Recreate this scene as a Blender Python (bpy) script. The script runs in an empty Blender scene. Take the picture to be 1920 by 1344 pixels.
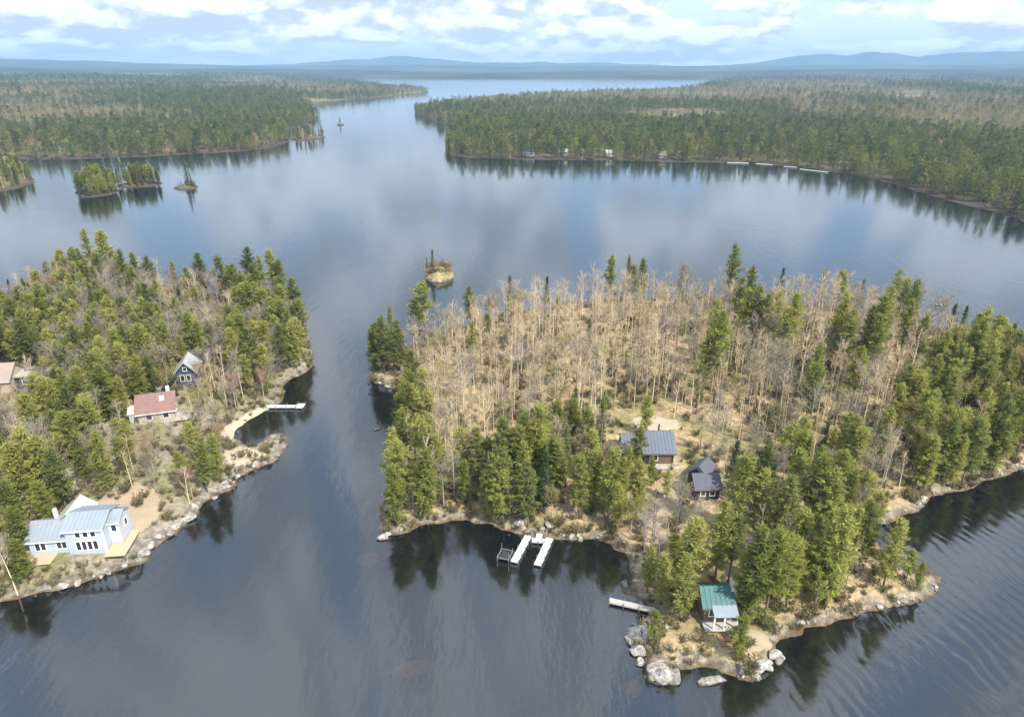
import bpy, math, random
import numpy as np

# ------------------------------------------------------------------ camera, sky, sun, exposure
C = bpy.context.scene.collection
scene = bpy.context.scene
PITCH = math.radians(23.0); CAMH = 70.0; F = 1281.0
cam = bpy.data.cameras.new('camera'); cam.sensor_width = 36; cam.lens = 36 * F / 1920.0
cam.clip_start = 0.5; cam.clip_end = 60000
co = bpy.data.objects.new('camera', cam); C.objects.link(co)
co.location = (0, 0, CAMH); co.rotation_euler = (math.radians(90) - PITCH, 0, 0)
scene.camera = co

SUN_AZ = math.radians(138)      # compass angle of the sun, from +Y towards +X
SUN_EL = math.radians(48)
SKY_STRENGTH = 0.11
world = bpy.data.worlds.new('World'); scene.world = world; world.use_nodes = True


class NT:
    def __init__(s, tree): s.t = tree; s.n = tree.nodes; s.l = tree.links
    def new(s, typ, **kw):
        nd = s.n.new(typ)
        for k, v in kw.items():
            if k.startswith('_'):
                continue
            setattr(nd, k, v)
        return nd
    def link(s, a, b): s.l.new(a, b)
    def val(s, sock, v):
        if hasattr(v, 'is_output'): s.l.new(v, sock)
        elif v is not None: sock.default_value = v
    def math(s, op, a, b=None, c=None, clamp=False):
        nd = s.n.new('ShaderNodeMath'); nd.operation = op; nd.use_clamp = clamp
        s.val(nd.inputs[0], a)
        if b is not None: s.val(nd.inputs[1], b)
        if c is not None: s.val(nd.inputs[2], c)
        return nd.outputs[0]
    def mix(s, f, a, b, blend='MIX'):
        nd = s.n.new('ShaderNodeMix'); nd.data_type = 'RGBA'; nd.blend_type = blend
        s.val(nd.inputs[0], f)
        for sk, v in ((nd.inputs[6], a), (nd.inputs[7], b)):
            if isinstance(v, tuple) and len(v) == 3: v = v + (1,)
            s.val(sk, v)
        return nd.outputs[2]
    def noise(s, vec, scale, detail=3, rough=.55, dist=0.0):
        nd = s.n.new('ShaderNodeTexNoise')
        if vec is not None: s.val(nd.inputs['Vector'], vec)
        nd.inputs['Scale'].default_value = scale; nd.inputs['Detail'].default_value = detail
        nd.inputs['Roughness'].default_value = rough; nd.inputs['Distortion'].default_value = dist
        return nd.outputs[0]
    def ss(s, x, a, b):
        nd = s.n.new('ShaderNodeMapRange'); nd.interpolation_type = 'SMOOTHSTEP'
        s.val(nd.inputs[0], x); nd.inputs[1].default_value = a; nd.inputs[2].default_value = b
        return nd.outputs[0]
    def ramp(s, f, stops):
        nd = s.n.new('ShaderNodeValToRGB'); s.val(nd.inputs[0], f)
        e = nd.color_ramp.elements
        while len(e) < len(stops): e.new(0.5)
        for el, (p, c) in zip(e, stops): el.position = p; el.color = tuple(c) + (1,)
        return nd.outputs[0]


# sky: Nishita plus a broken layer of cumulus laid out by direction
W = NT(world.node_tree); world.node_tree.nodes.clear()
sky = W.new('ShaderNodeTexSky', sky_type='NISHITA'); sky.sun_disc = False
sky.sun_elevation = SUN_EL; sky.sun_rotation = SUN_AZ; sky.air_density = 1.0; sky.dust_density = 1.2; sky.ozone_density = 1.0
tc = W.new('ShaderNodeTexCoord')
sep = W.new('ShaderNodeSeparateXYZ'); W.link(tc.outputs['Generated'], sep.inputs[0])
el = W.math('MAXIMUM', sep.outputs[2], 0.0)
vv = W.math('LOGARITHM', W.math('ADD', el, 0.045), 2.718)
hl = W.math('SQRT', W.math('ADD', W.math('MULTIPLY', sep.outputs[0], sep.outputs[0]), W.math('MULTIPLY', sep.outputs[1], sep.outputs[1])))
hl = W.math('MAXIMUM', hl, 0.05)
cx = W.math('DIVIDE', sep.outputs[0], hl); cy = W.math('DIVIDE', sep.outputs[1], hl)
def cloud(dv, big, det):
    cb = W.new('ShaderNodeCombineXYZ')
    W.link(W.math('MULTIPLY', cx, 1.0), cb.inputs[0]); W.link(cy, cb.inputs[1])
    W.link(W.math('MULTIPLY', W.math('ADD', vv, dv), 0.25), cb.inputs[2])
    return W.noise(cb.outputs[0], big, det, .56, .15)
d0 = cloud(0.0, 8.5, 6); d1 = cloud(0.16, 8.5, 4); dL = cloud(0.37, 2.6, 2)
dens = W.math('ADD', W.math('MULTIPLY', d0, .8), W.math('MULTIPLY', dL, .28))
mask = W.ss(dens, .45, .535)
lit = W.ss(W.math('SUBTRACT', d0, d1), -.07, .075)
thick = W.ss(dens, .55, .75)
bright = W.math('SUBTRACT', W.math('ADD', W.math('MULTIPLY', lit, .44), .50), W.math('MULTIPLY', thick, .05))
cc = W.new('ShaderNodeCombineColor')
W.link(W.math('MULTIPLY', W.math('SUBTRACT', bright, .055), 9.8), cc.inputs[0]); W.link(W.math('MULTIPLY', bright, 9.6), cc.inputs[1]); W.link(W.math('MULTIPLY', W.math('ADD', bright, .07), 9.7), cc.inputs[2])
skyc = W.mix(.60, sky.outputs[0], (5.2, 7.0, 9.6))          # thin high veil over the blue
skyc = W.mix(W.math('MULTIPLY', W.math('SUBTRACT', 1.0, W.ss(el, .0, .22)), .6), skyc, (7.0, 7.9, 8.8))      # milky air low over the horizon
final = W.mix(W.math('MULTIPLY', mask, .93), skyc, cc.outputs[0])
bg = W.new('ShaderNodeBackground'); bg.inputs[1].default_value = SKY_STRENGTH
W.link(final, bg.inputs[0])
wo = W.new('ShaderNodeOutputWorld'); W.link(bg.outputs[0], wo.inputs[0])

sl = bpy.data.lights.new('sun', 'SUN'); sl.energy = 4.4; sl.angle = math.radians(0.9); sl.color = (1, .955, .88)
so = bpy.data.objects.new('sun', sl); C.objects.link(so)
so.rotation_euler = (math.radians(90) - SUN_EL, 0, math.pi - SUN_AZ)
scene.view_settings.view_transform = 'Standard'; scene.view_settings.look = 'None'
scene.view_settings.exposure = 0.58; scene.view_settings.gamma = 1.0; scene.view_settings.use_curve_mapping = False
scene.render.engine = 'CYCLES'
cy_ = scene.cycles
cy_.max_bounces = 6; cy_.diffuse_bounces = 2; cy_.glossy_bounces = 2; cy_.transparent_max_bounces = 10; cy_.transmission_bounces = 2
cy_.volume_bounces = 0; cy_.use_denoising = True; cy_.sample_clamp_indirect = 4

# ------------------------------------------------------------------ geometry helpers
R0 = random.Random(7)
def ray(px, py):
    u = (px - 960) / F; v = (672 - py) / F
    return np.array([u, math.cos(PITCH) + v * math.sin(PITCH), -math.sin(PITCH) + v * math.cos(PITCH)])
def atz(px, py, z=0.0):
    d = ray(px, py); t = (z - CAMH) / d[2]
    return d[0] * t, d[1] * t
def project(x, y, z):
    yy = y; zz = z - CAMH
    dep = yy * math.cos(PITCH) - zz * math.sin(PITCH); up = yy * math.sin(PITCH) + zz * math.cos(PITCH)
    return 960 + F * x / dep, 672 - F * up / dep, dep

def hash2(ix, iy, seed):
    h = (ix.astype(np.int64) * 374761393 + iy.astype(np.int64) * 668265263 + seed * 2147483647) & 0xffffffff
    h = ((h ^ (h >> 13)) * 1274126177) & 0xffffffff
    return ((h ^ (h >> 16)) & 0xffffff) / float(0xffffff)
def vnoise(x, y, s, seed=0):
    x = np.asarray(x, float) / s; y = np.asarray(y, float) / s
    ix = np.floor(x); iy = np.floor(y); fx = x - ix; fy = y - iy
    fx = fx * fx * (3 - 2 * fx); fy = fy * fy * (3 - 2 * fy)
    a = hash2(ix, iy, seed); b = hash2(ix + 1, iy, seed); c = hash2(ix, iy + 1, seed); d = hash2(ix + 1, iy + 1, seed)
    return (a * (1 - fx) + b * fx) * (1 - fy) + (c * (1 - fx) + d * fx) * fy
def fbm(x, y, s, seed=0, o=4):
    r = 0; a = 1; t = 0
    for k in range(o):
        r = r + a * vnoise(x, y, s / 2 ** k, seed + k * 17); t += a; a *= .5
    return r / t
def sdf(poly, x, y):
    """signed distance to a polygon, positive inside"""
    P = np.asarray(poly, float); n = len(P)
    d = np.full(x.shape, 1e18); ins = np.zeros(x.shape, bool)
    for i in range(n):
        ax, ay = P[i]; bx, by = P[(i + 1) % n]
        ex, ey = bx - ax, by - ay; wx, wy = x - ax, y - ay
        t = np.clip((wx * ex + wy * ey) / (ex * ex + ey * ey + 1e-9), 0, 1)
        dx, dy = wx - ex * t, wy - ey * t
        d = np.minimum(d, dx * dx + dy * dy)
        c = ((ay > y) != (by > y)) & (x < (bx - ax) * (y - ay) / (by - ay + 1e-12) + ax)
        ins ^= c
    d = np.sqrt(d)
    return np.where(ins, d, -d)
def smooth(t):
    t = np.clip(t, 0, 1); return t * t * (3 - 2 * t)

def mesh(name, V, Fc, mats, mi=None, smooth_=False):
    m = bpy.data.meshes.new(name)
    V = np.asarray(V, np.float32)
    if isinstance(Fc, np.ndarray):
        nF, k = Fc.shape
        m.vertices.add(len(V)); m.vertices.foreach_set('co', V.ravel())
        m.loops.add(nF * k); m.loops.foreach_set('vertex_index', Fc.astype(np.int32).ravel())
        m.polygons.add(nF); m.polygons.foreach_set('loop_start', np.arange(0, nF * k, k, dtype=np.int32))
        m.update(calc_edges=True)
    else:
        m.from_pydata([tuple(v) for v in V], [], Fc)
    for mt in (mats if isinstance(mats, (list, tuple)) else [mats]): m.materials.append(mt)
    if mi is not None: m.polygons.foreach_set('material_index', np.asarray(mi, np.int32))
    if smooth_: m.polygons.foreach_set('use_smooth', np.ones(len(m.polygons), bool))
    m.update()
    return m
def link(name, data, parent=None, loc=None, rz=0.0, **props):
    o = bpy.data.objects.new(name, data); C.objects.link(o)
    if parent: o.parent = parent
    if loc is not None: o.location = loc
    if rz: o.rotation_euler = (0, 0, rz)
    for k, v in props.items():
        if v is not None: o[k] = v
    return o
def thing(name, label, cat, loc, rz=0.0, group=None):
    return link(name, None, None, loc, rz, label=label, category=cat, group=group)

class MB:
    """collects boxes, tubes and faces into one mesh"""
    def __init__(s): s.V = []; s.F = []
    def add(s, V, Fc):
        b = len(s.V); s.V += [tuple(v) for v in V]; s.F += [tuple(i + b for i in f) for f in Fc]; return s
    def box(s, x0, x1, y0, y1, z0, z1):
        return s.add([(x0, y0, z0), (x1, y0, z0), (x1, y1, z0), (x0, y1, z0), (x0, y0, z1), (x1, y0, z1), (x1, y1, z1), (x0, y1, z1)],
                     [(0, 3, 2, 1), (4, 5, 6, 7), (0, 1, 5, 4), (1, 2, 6, 5), (2, 3, 7, 6), (3, 0, 4, 7)])
    def tube(s, pts, rad, n=5):
        V, T = tube(np.array(pts, float), rad, n); return s.add(V, [tuple(t) for t in T])
    def slab(s, quad, t):
        """a quad thickened by t along its normal (downwards)"""
        q = np.array(quad, float); nrm = np.cross(q[1] - q[0], q[3] - q[0]); nrm /= np.linalg.norm(nrm)
        V = list(q) + list(q - nrm * t)
        return s.add(V, [(0, 1, 2, 3), (7, 6, 5, 4), (0, 4, 5, 1), (1, 5, 6, 2), (2, 6, 7, 3), (3, 7, 4, 0)])
    def build(s, name, mat, parent=None, loc=None, rz=0.0, **props):
        return link(name, mesh(name, s.V, s.F, mat), parent, loc, rz, **props)
def tube(P, rad, n=5):
    m = len(P); rad = np.broadcast_to(np.asarray(rad, float), (m,))
    V = []
    for i in range(m):
        d = P[min(i + 1, m - 1)] - P[max(i - 1, 0)]; d = d / (np.linalg.norm(d) + 1e-9)
        a = np.cross(d, (0, 0, 1) if abs(d[2]) < .9 else (1, 0, 0)); a /= np.linalg.norm(a); b = np.cross(d, a)
        for k in range(n):
            t = 2 * math.pi * k / n
            V.append(P[i] + rad[i] * (math.cos(t) * a + math.sin(t) * b))
    T = []
    for i in range(m - 1):
        for k in range(n):
            a0 = i * n + k; a1 = i * n + (k + 1) % n; b0 = a0 + n; b1 = a1 + n
            T += [(a0, a1, b1), (a0, b1, b0)]
    for k in range(1, n - 1): T.append((0, k + 1, k)); T.append(((m - 1) * n, (m - 1) * n + k, (m - 1) * n + k + 1))
    return np.array(V), np.array(T)

# ------------------------------------------------------------------ materials
def mat(name):
    m = bpy.data.materials.new(name); m.use_nodes = True; t = NT(m.node_tree)
    p = m.node_tree.nodes['Principled BSDF']; return m, t, p
def simple(name, col, rough=.8, noise=.18, scale=1.2, spec=.3, metal=0.0, bump=0.0):
    m, t, p = mat(name)
    tcn = t.new('ShaderNodeTexCoord')
    n = t.noise(tcn.outputs['Object'], scale, 4)
    k = t.math('ADD', t.math('MULTIPLY', t.math('SUBTRACT', n, .5), 2 * noise), 1.0)
    c = t.mix(1.0, col + (1,), (1, 1, 1, 1), 'MULTIPLY')
    hsv = t.new('ShaderNodeHueSaturation'); t.link(k, hsv.inputs['Value']); hsv.inputs['Color'].default_value = col + (1,)
    t.link(hsv.outputs[0], p.inputs['Base Color'])
    p.inputs['Roughness'].default_value = rough; p.inputs['Specular IOR Level'].default_value = spec; p.inputs['Metallic'].default_value = metal
    if bump:
        b = t.new('ShaderNodeBump'); b.inputs['Strength'].default_value = bump; b.inputs['Distance'].default_value = .05
        t.link(t.noise(tcn.outputs['Object'], scale * 6, 3), b.inputs['Height']); t.link(b.outputs[0], p.inputs['Normal'])
    return m
def foliage(name, stops, trans=.35, pos=True):
    """needles / leaves: colour varies from tree to tree and from clump to clump"""
    m, t, p = mat(name); t.n.remove(p); out = t.n['Material Output']
    oi = t.new('ShaderNodeObjectInfo'); tcn = t.new('ShaderNodeTexCoord')
    n = t.noise(tcn.outputs['Object'], .55, 2)
    f = t.math('ADD', t.math('MULTIPLY', oi.outputs['Random'], .78), t.math('MULTIPLY', t.math('SUBTRACT', n, .28), .62), clamp=True)
    c = t.ramp(f, stops)
    d = t.new('ShaderNodeBsdfDiffuse'); tr = t.new('ShaderNodeBsdfTranslucent')
    t.link(c, d.inputs[0]); t.link(t.mix(.5, c, (.22, .26, .03)), tr.inputs[0])
    ms = t.new('ShaderNodeMixShader'); ms.inputs[0].default_value = trans
    t.link(d.outputs[0], ms.inputs[1]); t.link(tr.outputs[0], ms.inputs[2]); t.link(ms.outputs[0], out.inputs[0])
    return m
def bark(name, a, b):
    m, t, p = mat(name)
    oi = t.new('ShaderNodeObjectInfo'); tcn = t.new('ShaderNodeTexCoord')
    n = t.noise(tcn.outputs['Object'], 1.5, 3)
    f = t.math('ADD', t.math('MULTIPLY', oi.outputs['Random'], .7), t.math('MULTIPLY', n, .35), clamp=True)
    t.link(t.ramp(f, [(0.1, a), (.95, b)]), p.inputs['Base Color'])
    p.inputs['Roughness'].default_value = .9; p.inputs['Specular IOR Level'].default_value = .15
    return m

M = {}
M['pine'] = foliage('pine_needles', [(.05, (.17, .195, .06)), (.4, (.31, .33, .09)), (.7, (.42, .425, .12)), (1, (.52, .49, .16))], .5)
M['pine_dark'] = foliage('pine_needles_dark', [(.1, (.11, .14, .05)), (.55, (.20, .225, .075)), (1, (.31, .315, .11))], .42)
M['spruce'] = foliage('spruce_needles', [(.1, (.07, .095, .05)), (.6, (.13, .16, .07)), (1, (.21, .23, .10))], .35)
M['far_needles'] = foliage('far_needles', [(.1, (.05, .075, .04)), (.55, (.11, .14, .065)), (1, (.21, .225, .09))], .35)
M['bark'] = bark('bark_brown', (.12, .095, .075), (.24, .20, .165))
M['bark_pale'] = bark('bark_pale', (.50, .40, .25), (.78, .66, .45))
M['twig'] = bark('twigs_grey', (.38, .285, .19), (.62, .48, .32))
M['twig_dark'] = bark('twigs_dark', (.20, .17, .155), (.38, .335, .30))
M['twig_red'] = bark('twigs_reddish', (.30, .17, .13), (.42, .27, .20))
M['bud_red'] = foliage('buds_red', [(.1, (.29, .17, .13)), (1, (.40, .27, .20))], .3)
M['bud_green'] = foliage('buds_green', [(.1, (.20, .21, .05)), (1, (.34, .31, .09))], .4)
M['bud_tan'] = foliage('buds_tan', [(.1, (.30, .25, .15)), (1, (.42, .36, .22))], .3)
M['shrub'] = foliage('shrub_leaf', [(.1, (.10, .12, .04)), (.5, (.21, .17, .10)), (1, (.30, .24, .15))], .3)

def ground_mat(name, litter=True, far=False):
    m, t, p = mat(name)
    g = t.new('ShaderNodeNewGeometry'); pos = g.outputs['Position']
    sp = t.new('ShaderNodeSeparateXYZ'); t.link(pos, sp.inputs[0]); z = sp.outputs[2]
    n1 = t.noise(pos, .09, 4); n2 = t.noise(pos, .9, 4, .65); n3 = t.noise(pos, .03, 2)
    leaf = t.ramp(n2, [(.25, (.20, .145, .085)), (.5, (.41, .305, .175)), (.75, (.62, .48, .29))])
    if not litter: leaf = t.ramp(n2, [(.25, (.15, .125, .095)), (.5, (.29, .245, .18)), (.75, (.46, .40, .31))])
    moss = t.ramp(n2, [(.3, (.10, .12, .04)), (.7, (.27, .25, .10))])
    c = t.mix(t.math('MULTIPLY', t.ss(n1, .42, .60), .7), leaf, moss)
    rock = t.ramp(n2, [(.3, (.09, .078, .065)), (.55, (.20, .18, .155)), (.75, (.42, .395, .36))])
    shore = t.math('SUBTRACT', 1.0, t.ss(t.math('ADD', z, t.math('MULTIPLY', t.math('SUBTRACT', n2, .5), 1.4)), .25, 1.1))
    c = t.mix(t.math('MULTIPLY', shore, .85), c, rock)
    # wet band at the waterline, then sandy bottom, then peaty mud, light lost with depth put into its dark colour
    wet = t.math('SUBTRACT', 1.0, t.ss(t.math('ADD', z, t.math('MULTIPLY', t.math('SUBTRACT', n2, .5), .5)), -.05, .42))
    c = t.mix(wet, c, t.ramp(n2, [(.3, (.07, .05, .03)), (.7, (.20, .135, .07))]))
    deep = t.math('SUBTRACT', 1.0, t.ss(z, -2.2, -.3))
    c = t.mix(deep, c, (.018, .014, .009))
    t.link(c, p.inputs['Base Color']); p.inputs['Roughness'].default_value = .95; p.inputs['Specular IOR Level'].default_value = .1
    b = t.new('ShaderNodeBump'); b.inputs['Strength'].default_value = .7; b.inputs['Distance'].default_value = .3
    t.link(n2, b.inputs['Height']); t.link(b.outputs[0], p.inputs['Normal'])
    return m
M['ground'] = ground_mat('island_ground'); M['yard_ground'] = ground_mat('peninsula_ground', False)
def far_ground_mat():
    m, t, p = mat('forest_floor')
    g = t.new('ShaderNodeNewGeometry'); pos = g.outputs['Position']
    n = t.noise(pos, .008, 5, .6); n2 = t.noise(pos, .05, 3)
    c = t.ramp(t.math('ADD', t.math('MULTIPLY', n, .7), t.math('MULTIPLY', n2, .3)), [(.35, (.06, .06, .035)), (.5, (.15, .13, .07)), (.65, (.30, .25, .13))])
    sz_ = t.new('ShaderNodeSeparateXYZ'); t.link(pos, sz_.inputs[0])
    c = t.mix(t.math('SUBTRACT', 1.0, t.ss(t.math('ADD', sz_.outputs[2], t.math('MULTIPLY', n2, .8)), .9, 2.0)), c, (.085, .07, .055))      # dark shore stones
    t.link(c, p.inputs['Base Color']); p.inputs['Roughness'].default_value = 1; p.inputs['Specular IOR Level'].default_value = .05
    return m
M['far_ground'] = far_ground_mat()
def hills_mat():
    m, t, p = mat('forested_hills')
    g = t.new('ShaderNodeNewGeometry'); pos = g.outputs['Position']
    n = t.noise(pos, .0016, 5, .6); n2 = t.noise(pos, .03, 3)
    c = t.ramp(t.math('ADD', t.math('MULTIPLY', n, .75), t.math('MULTIPLY', n2, .25)), [(.36, (.028, .042, .022)), (.52, (.06, .075, .035)), (.68, (.13, .115, .075))])
    t.link(c, p.inputs['Base Color']); p.inputs['Roughness'].default_value = 1; p.inputs['Specular IOR Level'].default_value = .0
    b = t.new('ShaderNodeBump'); b.inputs['Strength'].default_value = 1; b.inputs['Distance'].default_value = 14
    t.link(n2, b.inputs['Height']); t.link(b.outputs[0], p.inputs['Normal'])
    return m
M['hills'] = hills_mat()
def water_mat():
    m, t, p = mat('lake_water'); t.n.remove(p); out = t.n['Material Output']
    g = t.new('ShaderNodeNewGeometry'); pos = g.outputs['Position']
    mp = t.new('ShaderNodeMapping'); mp.inputs['Rotation'].default_value = (0, 0, math.radians(24)); mp.inputs['Scale'].default_value = (1, .32, 1)
    t.link(pos, mp.inputs[0]); v = mp.outputs[0]
    patch = t.ss(t.noise(pos, .012, 3, .5, .4), .40, .62)              # cat's paws of breeze
    w1 = t.noise(v, .55, 2, .5); w2 = t.noise(pos, 1.9, 2, .5); w3 = t.noise(v, .13, 2, .5)
    hgt = t.math('ADD', t.math('ADD', t.math('MULTIPLY', w1, .20), t.math('MULTIPLY', w2, .045)), t.math('MULTIPLY', w3, .12))
    mp2 = t.new('ShaderNodeMapping'); mp2.inputs['Rotation'].default_value = (0, 0, math.radians(-14)); t.link(pos, mp2.inputs[0])
    wv = t.new('ShaderNodeTexWave'); wv.inputs['Scale'].default_value = .16; wv.inputs['Distortion'].default_value = 9; wv.inputs['Detail'].default_value = 2; wv.inputs['Detail Scale'].default_value = .6
    t.link(mp2.outputs[0], wv.inputs['Vector'])
    sx_ = t.new('ShaderNodeSeparateXYZ'); t.link(pos, sx_.inputs[0])
    hgt = t.math('ADD', hgt, t.math('MULTIPLY', wv.outputs['Fac'], t.math('MULTIPLY', t.math('MULTIPLY', t.ss(sx_.outputs[0], 18, 60), t.ss(sx_.outputs[1], 170, 95)), .25)))
    hgt = t.math('MULTIPLY', hgt, t.math('ADD', t.math('MULTIPLY', patch, .75), .3))
    b = t.new('ShaderNodeBump'); b.inputs['Strength'].default_value = 1.0; b.inputs['Distance'].default_value = .26
    t.link(hgt, b.inputs['Height'])
    fr = t.new('ShaderNodeFresnel'); fr.inputs[0].default_value = 2.2; t.link(b.outputs[0], fr.inputs['Normal'])
    body = t.new('ShaderNodeBsdfDiffuse'); body.inputs[0].default_value = (.010, .014, .020, 1)
    tr = t.new('ShaderNodeBsdfTransparent'); tr.inputs[0].default_value = (.78, .66, .46, 1)
    m1 = t.new('ShaderNodeMixShader'); m1.inputs[0].default_value = .40
    t.link(tr.outputs[0], m1.inputs[1]); t.link(body.outputs[0], m1.inputs[2])
    gl = t.new('ShaderNodeBsdfGlossy'); gl.inputs['Roughness'].default_value = .10; gl.inputs[0].default_value = (.93, .98, 1, 1)
    t.link(b.outputs[0], gl.inputs['Normal'])
    m2 = t.new('ShaderNodeMixShader'); t.link(fr.outputs[0], m2.inputs[0])
    t.link(m1.outputs[0], m2.inputs[1]); t.link(gl.outputs[0], m2.inputs[2]); t.link(m2.outputs[0], out.inputs[0])
    return m
M['water'] = water_mat()
def granite():
    m, t, p = mat('granite'); tcn = t.new('ShaderNodeTexCoord'); oi = t.new('ShaderNodeObjectInfo')
    g = t.new('ShaderNodeNewGeometry')
    n = t.noise(g.outputs['Position'], 2.2, 5, .65); n2 = t.noise(g.outputs['Position'], .7, 2)
    c = t.ramp(n, [(.3, (.17, .155, .13)), (.5, (.42, .39, .35)), (.70, (.72, .69, .64))])
    c = t.mix(t.math('MULTIPLY', t.ss(n2, .52, .66), .6), c, (.30, .27, .17))
    szz = t.new('ShaderNodeSeparateXYZ'); t.link(g.outputs['Position'], szz.inputs[0])
    c = t.mix(t.math('SUBTRACT', 1.0, t.ss(t.math('ADD', szz.outputs[2], t.math('MULTIPLY', t.math('SUBTRACT', n, .5), .4)), .02, .34)), c, (.07, .052, .035))
    hs = t.new('ShaderNodeHueSaturation'); t.link(c, hs.inputs['Color']); t.link(t.math('ADD', t.math('MULTIPLY', oi.outputs['Random'], .55), .5), hs.inputs['Value'])
    t.link(hs.outputs[0], p.inputs['Base Color']); p.inputs['Roughness'].default_value = .9; p.inputs['Specular IOR Level'].default_value = .2
    b = t.new('ShaderNodeBump'); b.inputs['Strength'].default_value = .8; b.inputs['Distance'].default_value = .12; t.link(n, b.inputs['Height']); t.link(b.outputs[0], p.inputs['Normal'])
    return m
M['granite'] = granite()
M['bed'] = simple('lake_bed_mud', (.012, .010, .008), 1, .2, .02, .0)
M['white_paint'] = simple('white_paint', (.50, .52, .53), .6, .08, .8)
M['shaded_white'] = simple('shade_tinted_siding', (.43, .49, .56), .7, .09, .8)  # white front walls, the blue of skylit shade put into their colour
M['trim'] = simple('white_trim', (.80, .80, .78), .6, .05)
M['glass'] = simple('window_glass', (.025, .035, .05), .08, .1, 1, .5)
M['roof_grey'] = simple('grey_metal_roof', (.27, .31, .35), .5, .15, .6, .4)
M['roof_pale'] = simple('pale_roof', (.42, .42, .40), .7, .1)
M['roof_red'] = simple('faded_red_shingles', (.25, .155, .135), .9, .3, .8, .1, 0, .4)
M['roof_brown'] = simple('brown_shingles', (.36, .28, .235), .9, .2, .9, .1, 0, .4)
M['roof_slate'] = simple('slate_shingles', (.12, .12, .145), .85, .2, .9, .2, 0, .4)
M['roof_teal'] = simple('teal_metal_roof', (.035, .13, .125), .5, .25, .7, .4)
M['roof_bluegrey'] = simple('bluegrey_metal_roof', (.13, .155, .185), .55, .18, .5, .35)
M['wall_brown'] = simple('brown_siding', (.17, .11, .075), .85, .2, 1.5)
M['wall_dark'] = simple('dark_siding', (.045, .042, .045), .85, .2, 1.5)
M['wall_navy'] = simple('navy_siding', (.055, .075, .13), .8, .15, 1.2)
M['wall_tan'] = simple('tan_siding', (.48, .42, .33), .85, .12, 1.2)
M['deck'] = simple('new_deck_boards', (.50, .40, .26), .8, .16, 2.5)
M['deck_old'] = simple('weathered_boards', (.44, .41, .37), .85, .2, 2.5)
M['deck_brown'] = simple('brown_deck_boards', (.33, .20, .11), .85, .2, 2.5)
M['dock_white'] = simple('white_dock', (.60, .60, .59), .6, .08, 2.0)
M['metal'] = simple('galvanised_metal', (.30, .32, .31), .4, .12, 3, .5, .6)
M['post'] = simple('wooden_post', (.16, .12, .09), .9, .2, 3)
M['sand'] = simple('beach_sand', (.46, .39, .28), .95, .15, .8, .05)
M['earth'] = simple('bare_earth', (.38, .30, .205), .95, .2, .6, .05)
M['meadow'] = simple('dry_meadow', (.42, .36, .13), .95, .2, .1, .05)
M['brick'] = simple('chimney_masonry', (.62, .58, .54), .9, .15, 2)

# ------------------------------------------------------------------ land outlines (traced where the shore meets the water)
def P2(pts, z=0.0): return [atz(a, b, z) for a, b in pts]
BIG = P2([(712, 1008), (745, 1000), (790, 990), (835, 978), (880, 974), (915, 978), (940, 990), (960, 1000), (990, 1006), (1040, 1010), (1075, 1014), (1110, 1008), (1145, 1018), (1172, 1034),
          (1176, 1060), (1160, 1090), (1168, 1112), (1200, 1132), (1222, 1142), (1205, 1158), (1186, 1176), (1180, 1202), (1194, 1230), (1205, 1250), (1218, 1270), (1262, 1278), (1278, 1262), (1310, 1258),
          (1345, 1262), (1375, 1272), (1412, 1280), (1440, 1262), (1466, 1235), (1472, 1206), (1500, 1176), (1550, 1160), (1610, 1150), (1660, 1140), (1725, 1126), (1762, 1104), (1764, 1082),
          (1730, 1072), (1690, 1058), (1655, 1030), (1635, 1000), (1640, 976), (1690, 968), (1728, 950), (1745, 928), (1800, 918), (1860, 898), (1920, 884), (1990, 850), (2060, 800), (2060, 745),
          (1990, 700), (1880, 664), (1790, 632), (1700, 604), (1600, 588), (1450, 572), (1300, 564), (1150, 566), (1000, 584), (900, 602), (810, 628), (745, 660), (700, 690), (697, 712),
          (722, 724), (742, 738), (742, 760), (735, 800), (730, 860), (722, 920), (716, 970)])
LEFT = P2([(-60, 1150), (0, 1134), (70, 1118), (150, 1098), (225, 1074), (270, 1048), (300, 1012), (330, 996), (362, 962), (375, 946), (425, 916), (455, 890), (485, 874), (522, 864), (534, 842),
           (528, 815), (505, 812), (496, 828), (470, 836), (438, 822), (445, 806), (480, 786), (506, 766), (528, 744), (536, 722), (560, 704), (580, 690), (583, 660), (576, 620), (560, 590),
           (530, 566), (470, 552), (380, 548), (300, 540), (220, 522), (150, 516), (90, 528), (40, 556), (-20, 590), (-120, 640), (-300, 700), (-520, 800), (-520, 1150), (-250, 1250)])
ISLETS = {
    'edge': P2([(-60, 330), (-20, 318), (30, 318), (58, 330), (66, 342), (40, 352), (0, 360), (-60, 372)]),
    'round': P2([(140, 362), (155, 354), (190, 350), (218, 352), (222, 360), (205, 366), (170, 371), (148, 369)]),
    'flat': P2([(216, 347), (240, 344), (280, 340), (303, 343), (302, 348), (270, 351), (236, 352), (222, 351)]),
    'lone': P2([(325, 353), (340, 348), (362, 347), (373, 350), (366, 355), (345, 357), (330, 357)]),
    'mound': P2([(797, 516), (808, 508), (830, 506), (849, 512), (850, 520), (832, 530), (810, 530)]),
    'spit': P2([(540, 262), (560, 258), (585, 256), (607, 255), (610, 259), (590, 263), (560, 265)]),
    'dot': P2([(631, 234), (638, 232.5), (645, 234), (643, 236.5), (634, 237)]),
}
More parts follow.
